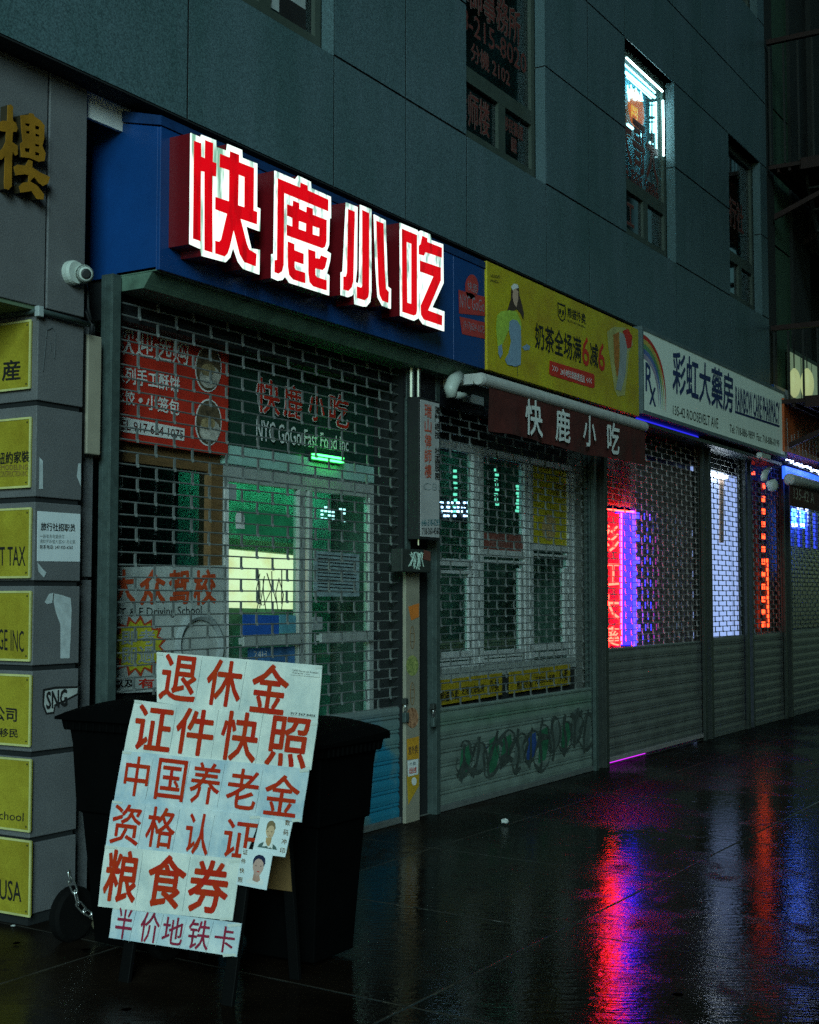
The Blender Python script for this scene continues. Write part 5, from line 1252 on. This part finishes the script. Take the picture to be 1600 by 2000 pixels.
cB2 = lambda x, y: (180 + x / 3.3333, 1260 + y / 3.3333)
def sheetb(px, off, m_='paper', name='paper_sheet', t=.0035):
    q = [pb(*cB2(*p)) + nb_ * off for p in px]
    # subdivide and curl a little so that the sheet is not a perfect plane
    mb = MB(); n = 10
    TL, TR, BR, BL = q
    vs = []
    for j in range(n + 1):
        for i in range(n + 1):
            a, b = i / n, j / n
            p = TL * (1 - a) * (1 - b) + TR * a * (1 - b) + BL * (1 - a) * b + BR * a * b
            vs.append(p + nb_ * (.0019 * math.sin(a * 11 + off * 900) * math.sin(b * 6 + off * 500)))
    fs = [(j * (n + 1) + i, j * (n + 1) + i + 1, (j + 1) * (n + 1) + i + 1, (j + 1) * (n + 1) + i) for j in range(n) for i in range(n)]
    k = len(vs); rim = [i for i in range(n + 1)] + [j * (n + 1) + n for j in range(1, n + 1)] + [n * (n + 1) + i for i in range(n - 1, -1, -1)] + [j * (n + 1) for j in range(n - 1, 0, -1)]
    mb.add(vs + [p - nb_ * t for p in vs], fs + [tuple(a + k for a in f[::-1]) for f in fs] + [(rim[i], rim[(i + 1) % len(rim)], rim[(i + 1) % len(rim)] + k, rim[i] + k) for i in range(len(rim))])
    return mb.build(name, m_, sbd, smooth=False)
def chq(x0, y0, x1, y1, k=.17, s=.10):
    h, w_ = y1 - y0, x1 - x0
    return [(x0 + k * h * .8, y0), (x1, y0 + s * w_), (x1 - k * h * .8, y1), (x0, y1 - s * w_)]
rows = [
 ([(425,45),(1502,135),(1470,525),(425,372)], .0045, 'paper', 'ink', [('退',440,60,712,375),('休',735,92,1000,408),('金',1025,118,1302,455)], .018),
 ([(285,358),(1476,505),(1432,815),(212,700)], .0090, 'paper', 'ink', [('证',272,388,550,700),('件',540,408,822,728),('快',832,430,1112,768),('照',1135,462,1442,808)], .018),
 ([(212,690),(1425,808),(1375,1155),(155,1022)], .0135, 'paper2', 'ink', [('中',212,722,402,992),('国',418,738,642,1022),('养',640,760,868,1046),('老',878,800,1115,1080),('金',1122,838,1382,1125)], .010),
 ([(150,1012),(1115,1112),(1010,1400),(105,1312)], .0180, 'paper2', 'ink', [('资',135,1032,355,1310),('格',360,1052,580,1330),('认',612,1092,806,1372),('证',862,1132,1105,1398)], .012),
 ([(108,1305),(990,1398),(935,1795),(60,1702)], .0225, 'paper', 'ink', [('粮',92,1332,345,1682),('食',368,1362,652,1718),('券',638,1395,935,1755)], .024),
 ([(158,1702),(992,1812),(960,2030),(128,1905)], .0190, 'paper2', 'ink2', [('半',165,1702,300,1920),('价',325,1735,475,1945),('地',470,1765,628,1958),('铁',635,1782,800,1990),('卡',808,1825,962,2008)], .004),
]
M['tape'] = mat('clear_tape', (.62, .66, .60), .12, var=.1, spec=.8)
for k, (px, off, pm, im, chars, bo) in enumerate(rows):
    sh = sheetb(px, off, pm)
    for (cx_, cy2), dx_ in ((px[0], 1), (px[1], -1), (px[2], -1)):
        q4 = [(cx_ + dx_ * 2, cy2 + 3), (cx_ + dx_ * (44 + 9 * k), cy2 + 8 + dx_ * 3), (cx_ + dx_ * (40 + 9 * k), cy2 + 24), (cx_ + dx_ * 1, cy2 + 18)]
        if cy2 > 400 and dx_ < 0 and (cx_, cy2) == px[2]: q4 = [(x, y - 24) for x, y in q4]
        MB().poly([pb(*cB2(*p_)) + nb_ * (off + .0024) for p_ in q4]).build('tape', 'tape', sh)
    mb = MB(); ml = MB()
    for c, x0, y0, x1, y1 in chars:
        put(mb, c, [pb(*cB2(*p)) for p in chq(x0, y0, x1, y1)], nb_, off + .0035, bo * 1.35 + .006)
    mb.build('lettering', im, sh)
    for c, x0, y0, x1, y1 in chars[:-1]:
        a, b = pb(*cB2(x1 + 12, y0 + 18)), pb(*cB2(x1 - 40, y1 + 14))
        ml = MB().slab([p_ + nb_ * (off + .0026) for p_ in (a, a + Vector((0, -.0016, 0)), b + Vector((0, -.0016, 0)), b)], nb_, .0002)
        ml.build('sheet_seam', 'greyprint', sh)
    if k == 0:
        for px2, s2, q2, hh in (([(1308,150),(1492,172),(1488,212),(1304,195)], '13352 Roosevelt Ave#201', [(1316,160),(1482,180),(1481,191),(1315,171)], 0), ([(1303,432),(1470,452),(1465,474),(1298,458)], '917 567 8405', [(1304,438),(1464,456),(1461,470),(1301,453)], 1)):
            r_ = MB().slab([pb(*cB2(*p)) + nb_ * (off + .004) for p in px2], nb_, .0015).build('label_strip', 'paper', sh)
            put(MB(), s2, [pb(*cB2(*p)) for p in q2], nb_, off + .0055, .012 * hh).build('lettering', 'black', sh)
            if not hh: put(MB(), 'Flushing NY 11354', [pb(*cB2(*p)) for p in [(1315,176),(1425,190),(1424,202),(1314,188)]], nb_, off + .0055).build('lettering', 'black', sh)
c10 = lambda pts: [pb(460 + x / 10, 1580 + y / 10) for x, y in pts]
def card(px, off, name, label):
    q = c10(px)
    return tag(MB().slab([p + nb_ * off for p in q], nb_, .003).build(name, mat('photo_card', (.66, .74, .76), .3, var=.1), sbd), label)
def pr(parent, pts, m_, off, name):
    return MB().poly([p + nb_ * off for p in c10(pts)]).build(name, m_, parent)
k1 = card([(560,160),(1190,260),(1040,950),(400,860)], .0255, 'photo_card', 'sample portrait card of a fair haired sitter in grey jacket')
pr(k1, [(505,750),(540,690),(620,650),(700,740),(760,760),(800,690),(860,740),(890,810)], mat('jacket_print', (.07, .12, .11), .6), .0262, 'printed_jacket')
pr(k1, [(600,740),(640,640),(680,620),(760,620),(805,680),(800,790),(760,760),(720,770),(690,730)], 'whiteprint', .0266, 'printed_collar')
pr(k1, [(680,560),(790,570),(775,650),(735,740),(690,720),(670,640)], mat('neck_print', (.42, .26, .12), .6), .027, 'printed_neck')
pr(k1, [(690,350),(740,290),(810,300),(855,360),(840,470),(800,560),(740,575),(690,540),(672,450)], mat('face_print', (.52, .36, .22), .6), .0274, 'printed_face')
pr(k1, [(690,350),(705,290),(750,245),(810,240),(860,300),(865,390),(845,420),(835,360),(790,330),(740,350),(705,400),(680,430)], mat('fair_hair_print', (.20, .14, .07), .6), .0278, 'printed_hair')
for s, (x, y) in zip('数码冲印', ((1100, 280), (1065, 470), (1030, 645), (1000, 820))):
    put(MB(), s, c10([(x - 45, y - 60), (x + 50, y - 45), (x + 40, y + 60), (x - 55, y + 45)]), nb_, .0265, .02).build('lettering', 'brown', k1)
k2 = card([(230,770),(815,870),(690,1590),(100,1480)], .0295, 'photo_card', 'sample portrait card of a dark haired sitter in white')
pr(k2, [(300,1400),(420,1330),(560,1330),(640,1420),(620,1500),(310,1450)], 'whiteprint', .0300, 'printed_shirt')
pr(k2, [(450,1230),(560,1290),(570,1400),(510,1440),(420,1400)], mat('neck_print2', (.45, .26, .20), .6), .0304, 'printed_neck')
pr(k2, [(440,1080),(470,1000),(540,960),(620,990),(650,1070),(635,1190),(570,1290),(510,1320),(450,1260),(428,1150)], mat('face_print2', (.50, .32, .27), .6), .0308, 'printed_face')
pr(k2, [(430,1100),(440,1000),(480,930),(550,900),(630,920),(675,980),(675,1070),(640,1140),(640,1060),(600,1000),(540,975),(480,1010),(450,1070)], 'bluehair', .0312, 'printed_hair')
for kk, eyes, m_ in ((k1, ((715, 445), (790, 455)), 'hair'), (k2, ((495, 1115), (590, 1125)), 'hair')):
    for x, y in eyes:
        pr(kk, [(x - 18, y), (x, y - 8), (x + 18, y + 2), (x, y + 9)], m_, .0282 if kk is k1 else .0316, 'printed_eye')
pr(k1, [(735,525),(770,528),(768,540),(738,537)], mat('mouth_print', (.30, .08, .06), .6), .0282, 'printed_mouth')
pr(k2, [(510,1220),(565,1226),(560,1243),(515,1238)], 'redprint', .0316, 'printed_mouth')
for s, (x, y) in zip('证件快照', ((285, 850), (250, 1030), (220, 1210), (185, 1390))):
    put(MB(), s, c10([(x - 42, y - 55), (x + 48, y - 42), (x + 40, y + 55), (x - 50, y + 42)]), nb_, .0303, .02).build('lettering', 'brown', k2)

# ================================================================== wheeled bins, chain, padlock
def bin_(label, x0, x1, y0, y1, h, wheel_y, rot=0.0):
    """y0 < y1; the front faces -x, the hinge and wheels are at the far side"""
    t = thing('wheeled_bin', label, 'trash bin', ((x0 + x1) / 2, (y0 + y1) / 2, 0), 'black wheeled bins behind the sandwich board')
    tp_ = .055
    def ring(z, ins, dx=0):
        return [(x0 + ins + dx, y0 + ins * 1.1, z), (x1 - ins * .6 + dx, y0 + ins * 1.1, z), (x1 - ins * .6 + dx, y1 - ins * 1.1, z), (x0 + ins + dx, y1 - ins * 1.1, z)]
    b = MB(); rs_ = [ring(.02, .105), (ring(.30, .085)), ring(.60, .062), ring(.605, .045), ring(h - .16, .030), ring(h - .10, .022)]
    vs = [p for r_ in rs_ for p in r_]
    fs = [(i * 4 + k, i * 4 + (k + 1) % 4, (i + 1) * 4 + (k + 1) % 4, (i + 1) * 4 + k) for i in range(len(rs_) - 1) for k in range(4)] + [(3, 2, 1, 0), tuple(len(vs) - 4 + k for k in range(4))]
    b.add(vs, fs); b.build('body', 'bin', t, bevel=.018)
    r_ = MB().hexa(ring(h - .10, .004), ring(h - .055, -.004)).hexa(ring(h - .055, .012), ring(h - .045, .012))
    for k in range(14):
        y_ = y0 + .03 + k * (y1 - y0 - .06) / 13
        r_.box(x0 - .008, x0 + .004, y_ - .006, y_ + .006, h - .099, h - .06)
    for k in range(12):
        x_ = x0 + .04 + k * (x1 - x0 - .08) / 11
        r_.box(x_ - .006, x_ + .006, y0 - .008, y0 + .006, h - .099, h - .06)
    r_.build('rim', 'bin', t, bevel=.004)
    l = MB(); n = 10; vs = []
    for i in range(n + 1):
        for j in range(n + 1):
            a, c = i / n, j / n
            z = h - .04 + .075 * (math.sin(math.pi * min(1, max(0, c))) ** .55) * (.55 + .45 * math.sin(math.pi * a) ** .5) + .02 * a
            vs.append((x0 - .03 + (x1 - x0 + .06) * a, y0 - .02 + (y1 - y0 + .04) * c, z))
    m_ = len(vs)
    fs = [(i * (n + 1) + j, (i + 1) * (n + 1) + j, (i + 1) * (n + 1) + j + 1, i * (n + 1) + j + 1) for i in range(n) for j in range(n)]
    rim = [i for i in range(n + 1)] + [k * (n + 1) + n for k in range(1, n + 1)] + [n * (n + 1) + i for i in range(n - 1, -1, -1)] + [k * (n + 1) for k in range(n - 1, 0, -1)]
    low = [(vs[i][0], vs[i][1], h - .052) for i in rim]
    fs += [(rim[i], rim[(i + 1) % len(rim)], m_ + (i + 1) % len(rim), m_ + i) for i in range(len(rim))]
    l.add(vs + low, fs); ld_ = l.build('lid', 'bin', t, smooth=False)
    MB().tube([(x1 + .05, y0 + .08, h - .06), (x1 + .05, y1 - .08, h - .06)], .014, 8).build('handle', 'bin', t)
    for yy in wheel_y:
        xw = x0 + .11 if yy > 3.9 else x1 - .10
        wl = MB().lathe((xw, yy - .03, .125), (0, 1, 0), [(0, .05), (.0, .11), (.012, .125), (.048, .125), (.06, .11), (.06, .05)], 28).build('wheel', 'rubber', t)
        MB().lathe((xw, yy + .0305, .125), (0, 1, 0), [(0, .001), (0, .072), (.008, .07), (.0085, .03), (.02, .025), (.0205, .001)], 20).build('hub', 'hub', wl)
    t.location.z += gz((y0 + y1) / 2)
    return t
bin_('black wheeled bin beside the pillar, mostly behind the left of the white poster board', 4.45, 5.05, 3.94, 4.53, 1.07, (4.56, 3.99))
bin_('black wheeled bin at right of the white poster board, lid ridge visible', 4.70, 5.17, 3.27, 3.86, 1.00, (3.88,))
chn = thing('chain', 'bright steel chain hanging from the left bin down to a padlock', 'chain', (4.45, 4.45, .3))
yc = 4.50
cp_ = [PY(*p, yc) + Vector((-.0, 0, 0)) for p in ((144, 1700), (147, 1716), (156, 1738), (160, 1760), (172, 1776), (186, 1784), (198, 1792))]
yc_pts = [Vector((p.x - .03, p.y - .0, p.z)) for p in [PY(*p, 4.47) for p in ((144, 1700), (148, 1718), (156, 1740), (162, 1762), (174, 1777), (188, 1785), (200, 1793))]]
for i in range(len(yc_pts) - 1):
    a, b = yc_pts[i], yc_pts[i + 1]
    dd = (b - a); L_ = dd.length * 1.22; c = (a + b) / 2; ax_ = dd.normalized()
    sd_ = Vector((.9, -.45, .0)) if i % 2 else ax_.cross(Vector((.5, -.86, 0))).normalized()
    sd_ = (sd_ - ax_ * sd_.dot(ax_)).normalized()
    hw = .0125
    pts = []
    for k in range(17):
        th = 2 * math.pi * k / 16
        cx_, sx_ = math.cos(th), math.sin(th)
        pts.append(c + ax_ * (math.copysign(L_ / 2 - hw, cx_) + hw * cx_) + sd_ * hw * sx_)
    MB().tube(pts, .0042, 8, cap=False).build('chain_link', 'chrome', chn, smooth=True)
pk_ = thing('padlock', 'round brass padlock at the low end of the chain', 'padlock', yc_pts[-1])
pc_ = PY(205, 1802, 4.47) + Vector((-.03, 0, 0))
MB().lathe(pc_ + Vector((.012, .022, 0)), (-.5, -.86, 0), [(0, .001), (0, .030), (.008, .036), (.036, .036), (.044, .030), (.0445, .001)], 24).build('lock_body', 'brass', pk_, smooth=True)
MB().tube([pc_ + Vector((-.02, 0, .02)), pc_ + Vector((-.024, 0, .045)), pc_ + Vector((.0, 0, .058)), pc_ + Vector((.024, 0, .045)), pc_ + Vector((.02, 0, .02))], .006, 8).build('shackle', 'chrome', pk_, smooth=True)

# ================================================================== litter
def crumpled(name, label, cat, c, r, m_, flat=.6, seed=1):
    rnd = random.Random(seed); mb = MB(); n = 9
    ps = []
    for j in range(5):
        for i in range(n):
            a, b = 2 * math.pi * i / n, math.pi * (j + .5) / 5
            k = r * rnd.uniform(.65, 1.1)
            ps.append((c.x + k * math.cos(a) * math.sin(b), c.y + k * math.sin(a) * math.sin(b), max(.004, c.z + r * flat + k * flat * math.cos(b))))
    fs = [(j * n + i, j * n + (i + 1) % n, (j + 1) * n + (i + 1) % n, (j + 1) * n + i) for j in range(4) for i in range(n)] + [tuple(range(n)), tuple(reversed(range(4 * n, 5 * n)))]
    mb.add(ps, fs)
    return tag(mb.build(name, m_), label, cat)
crumpled('paper_scrap', 'crumpled pale paper ball on the wet pavement before the graffiti shutter', 'litter', PG(986, 1612), .03, 'litter', .8, 3)
crumpled('paper_scrap', 'small white scrap on the pavement in front of the poster board', 'litter', PG(247, 1988), .022, 'litter', .35, 4)
crumpled('paper_scrap', 'tiny pale scrap at the foot of the yellow plaque pillar', 'litter', PG(26, 1810), .014, 'litter', .3, 5)
crumpled('paper_scrap', 'flat white scrap near the left edge of the pavement', 'litter', PG(32, 1846), .022, 'litter', .15, 8)
crumpled('fallen_leaf', 'small orange leaf on the pavement left of the board leg', 'leaf', PG(168, 1862), .022, 'leaf', .15, 6)
for k, (u, v) in enumerate(((1395, 1428), (1412, 1424), (1432, 1420))):
    o = crumpled('paper_scrap', ['pale litter heap by the bottom of the curtain shop shutter', 'middle bit of the litter by the curtain shop shutter', 'right hand bit of litter by the curtain shop shutter'][k], 'litter', PG(u, v + 6), .06, 'litter', .3, 10 + k)
crumpled('paper_scrap', 'torn grey wrapper lying on the wet pavement in the foreground', 'litter', PG(1325, 1976), .028, mat('wet_wrapper', (.12, .12, .11), .4), .12, 14)

# ================================================================== lights and awning of the far shop
pe, ne_ = wall_plane(4.58)
es = thing('led_string', 'string of white blue led bulbs along the far shop front', 'led string', (19, 4.58, 3.2))
lb = MB()
for k in range(27):
    f = k / 26
    p = pe(1537 + 75 * f, 898 + 30 * f + random.uniform(-2.5, 2.5)); r_ = random.uniform(.006, .016)
    lb.box(p.x - r_, p.x + r_, 4.57, 4.59, p.z - r_, p.z + r_)
lb.build('bulbs', 'led_bluew', es)
MB().tube([pe(1536, 902) + Vector((0, .03, 0)), pe(1612, 932) + Vector((0, .03, 0))], .012, 6).build('wire', 'dark', es)
bl_ = thing('blue_led_bar', 'deep blue glowing bar above the far white awning tube', 'led bar', (19, 4.7, 3.0))
a, b = PY(1534, 914, 4.72), PY(1612, 946, 4.72)
MB().box(a.x, b.x, 4.72, 4.76, (a.z + b.z) / 2 - .10, (a.z + b.z) / 2 + .06).build('light_bar', emis('deep_blue_led', (.015, .07, .8), 3.0, grime_glow_var=.5, gcol=(.05, .15, 1), gscale=(6, 1, .5)), bl_)
ub = thing('blue_led_tube', 'blue glowing tube under the left part of the pharmacy sign', 'led tube', (13, 4.8, 3.25))
a, b = PY(1244, 812, 4.80), PY(1362, 852, 4.80)
MB().tube([(a.x, 4.80, 3.262), (b.x, 4.80, 3.262)], .016, 8).build('light_tube', emis('blue_tube_led', (.03, .03, 1.0), .9), ub)
MB().box(WX0, WX1 + .1, 4.72, YSH + .05, 3.20, 3.235).build('underside', 'rail', ws)
aw2 = thing('awning', 'far white awning tube with short maroon valance at the right edge', 'awning', (20, 4.55, 3))
a, b = PY(1541, 932, 4.55), PY(1625, 962, 4.55)
za_ = (a.z + b.z) / 2
MB().lathe((a.x, 4.55, za_), (1, 0, 0), [(0, .02), (0, .06), (.03, .075), (b.x - a.x, .075), (b.x - a.x + .01, .02)]).build('roller_tube', 'pvc', aw2, smooth=True)
MB().box(a.x + .0, b.x, 4.54, 4.55, PY(1560, 991, 4.55).z, za_ - .05).build('valance', 'maroon', aw2)
words(aw2, '135-42 A', [PY(1550, 952, 4.54), PY(1590, 964, 4.54), PY(1590, 984, 4.54), PY(1550, 974, 4.54)], dn, mat('cream_print', (.40, .36, .28), .6), .003, .02)

# ================================================================== neighbour building and fire escape
nbd = thing('neighbour_building', 'dark narrow neighbour building with green stucco strips behind the fire escape', 'building', (20, 7, 0))
nb1 = MB()
nb1.box(16.53, 16.95, YU + .03, 7.6, 4.1, 15).box(17.75, 18.6, YU + .02, 7.6, 4.1, 15).box(18.6, 26, YU - .05, 7.6, 6.3, 15).box(18.6, 26, YU + .5, 7.6, 4.1, 6.3)
nb1.build('wall', 'darkwall', nbd)
nb2 = MB()
for z0_, z1_ in ((4.1, 6.05), (6.08, 7.85), (7.88, 9.7), (9.73, 13)):
    nb2.box(16.96, 17.74, YU + .06, 7.6, z0_, z1_)
nb2.build('stucco_strip', 'greenwall', nbd)
lwo = MB().box(17.35, 19.6, YU - .004, YU + .018, 4.11, 4.80).build('window', mat('lit_window_frame', (.05, .07, .045), .6), nbd)
for x in (17.42, 17.96, 18.5, 19.04):
    MB().box(x, x + .48, YU - .012, YU - .005, 4.13, 4.74).build('pane', emis('frosted_pane_lit', (.45, .62, .36), .20, grime_glow_var=.6, gcol=(.10, .20, .10), gscale=(3, 1, 1)) if x < 17.5 else bpy.data.materials['frosted_pane_lit'], lwo)
for k, (u, v, ru, rv) in enumerate(((1552, 748, 8, 28), (1577, 750, 9, 30))):
    c = PY(u, v, 4.62); rz = abs(PY(u, v - rv, 4.62).z - c.z); rx = rz * .42
    t = thing('lantern', ['pale oval paper lantern hanging left behind the balcony railing', 'pale oval paper lantern hanging right behind the balcony railing'][k], 'lantern', c)
    MB().lathe(c + Vector((0, 0, -rz)), (0, 0, 1), [(rz * (1 - math.cos(R(a))), max(.02, rx * math.sin(R(a)))) for a in range(0, 181, 15)], 20).build('paper_shade', 'lantern', t, smooth=True)
    MB().tube([c + Vector((0, 0, rz)), c + Vector((0, 0, rz + .5))], .008, 6).build('cord', 'dark', t)
MB().box(18.75, 21.3, 4.9, 5.3, 3.95, 4.15).build('red_fascia', 'fire', nbd)
fe = thing('fire_escape', 'dark red iron fire escape with two railed balconies and a slanting stair', 'fire escape', (19, 4.3, 4.1))
fx0, fx1, fy0 = 16.58, 22.5, 3.45
for zb0, zr in ((3.98, 4.90), (6.95, 8.55)):
    pf = MB(); rl = MB(); bal = MB()
    pf.box(fx0, fx1, fy0, YU - .01, zb0 - .03, zb0 + .02)
    for k in range(9): pf.box(fx0 + .02, fx1 - .02, fy0 + .06 + k * .14, fy0 + .09 + k * .14, zb0 - .075, zb0 - .031)
    pf.box(fx0 - .04, fx0 - .001, fy0 - .02, 4.35, zb0 - .10, zb0 + .04)
    for k in range(5):
        x = fx0 + .2 + k * 1.4
        pf.hexa([(x, fy0 + .1, zb0 - .08), (x + .05, fy0 + .1, zb0 - .08), (x + .05, YU - .01, zb0 - .55), (x, YU - .01, zb0 - .55)], [(x, fy0 + .1, zb0 - .13), (x + .05, fy0 + .1, zb0 - .13), (x + .05, YU - .01, zb0 - .62), (x, YU - .01, zb0 - .62)])
    rl.box(fx0 - .03, fx0 + .03, fy0, YU - .01, zr - .03, zr + .03).box(fx0 + .031, fx1, fy0 - .02, fy0 + .03, zr - .03, zr + .03)
    for k in range(8):
        y = fy0 + .03 + k * (YU - fy0 - .07) / 7
        bal.box(fx0 - .011, fx0 + .011, y - .011, y + .011, zb0 + .021, zr - .051)
    for k in range(36):
        x = fx0 + .12 + k * .17
        bal.box(x - .010, x + .010, fy0 - .01, fy0 + .01, zb0 + .021, zr - .031)
    pf.build('platform', 'fire', fe); rl.build('handrail', 'fire', fe); bal.build('railing', 'iron', fe)
stt = MB()
for y in (3.75, 4.35):
    stt.hexa([(16.9, y, 6.9), (16.9, y, 6.75), (19.2, y, 3.95), (19.2, y, 4.12)], [(16.9, y + .03, 6.9), (16.9, y + .03, 6.75), (19.2, y + .03, 3.95), (19.2, y + .03, 4.12)])
for k in range(12):
    f = (k + .5) / 12; x, z = 16.9 + 2.3 * f, 6.82 - 2.75 * f
    stt.box(x - .1, x + .1, 3.781, 4.349, z - .012, z + .012)
stt.build('stair', 'iron', fe)

# ================================================================== unseen block added across the street to shade the far end of the row
opp = thing('opposite_shade_block', 'tall dark unseen block added across the street to shade the row', 'building', (22, -18, 0))
MB().box(-16.5, 60, -22, -14, 0, 46).build('wall', 'darkwall', opp)
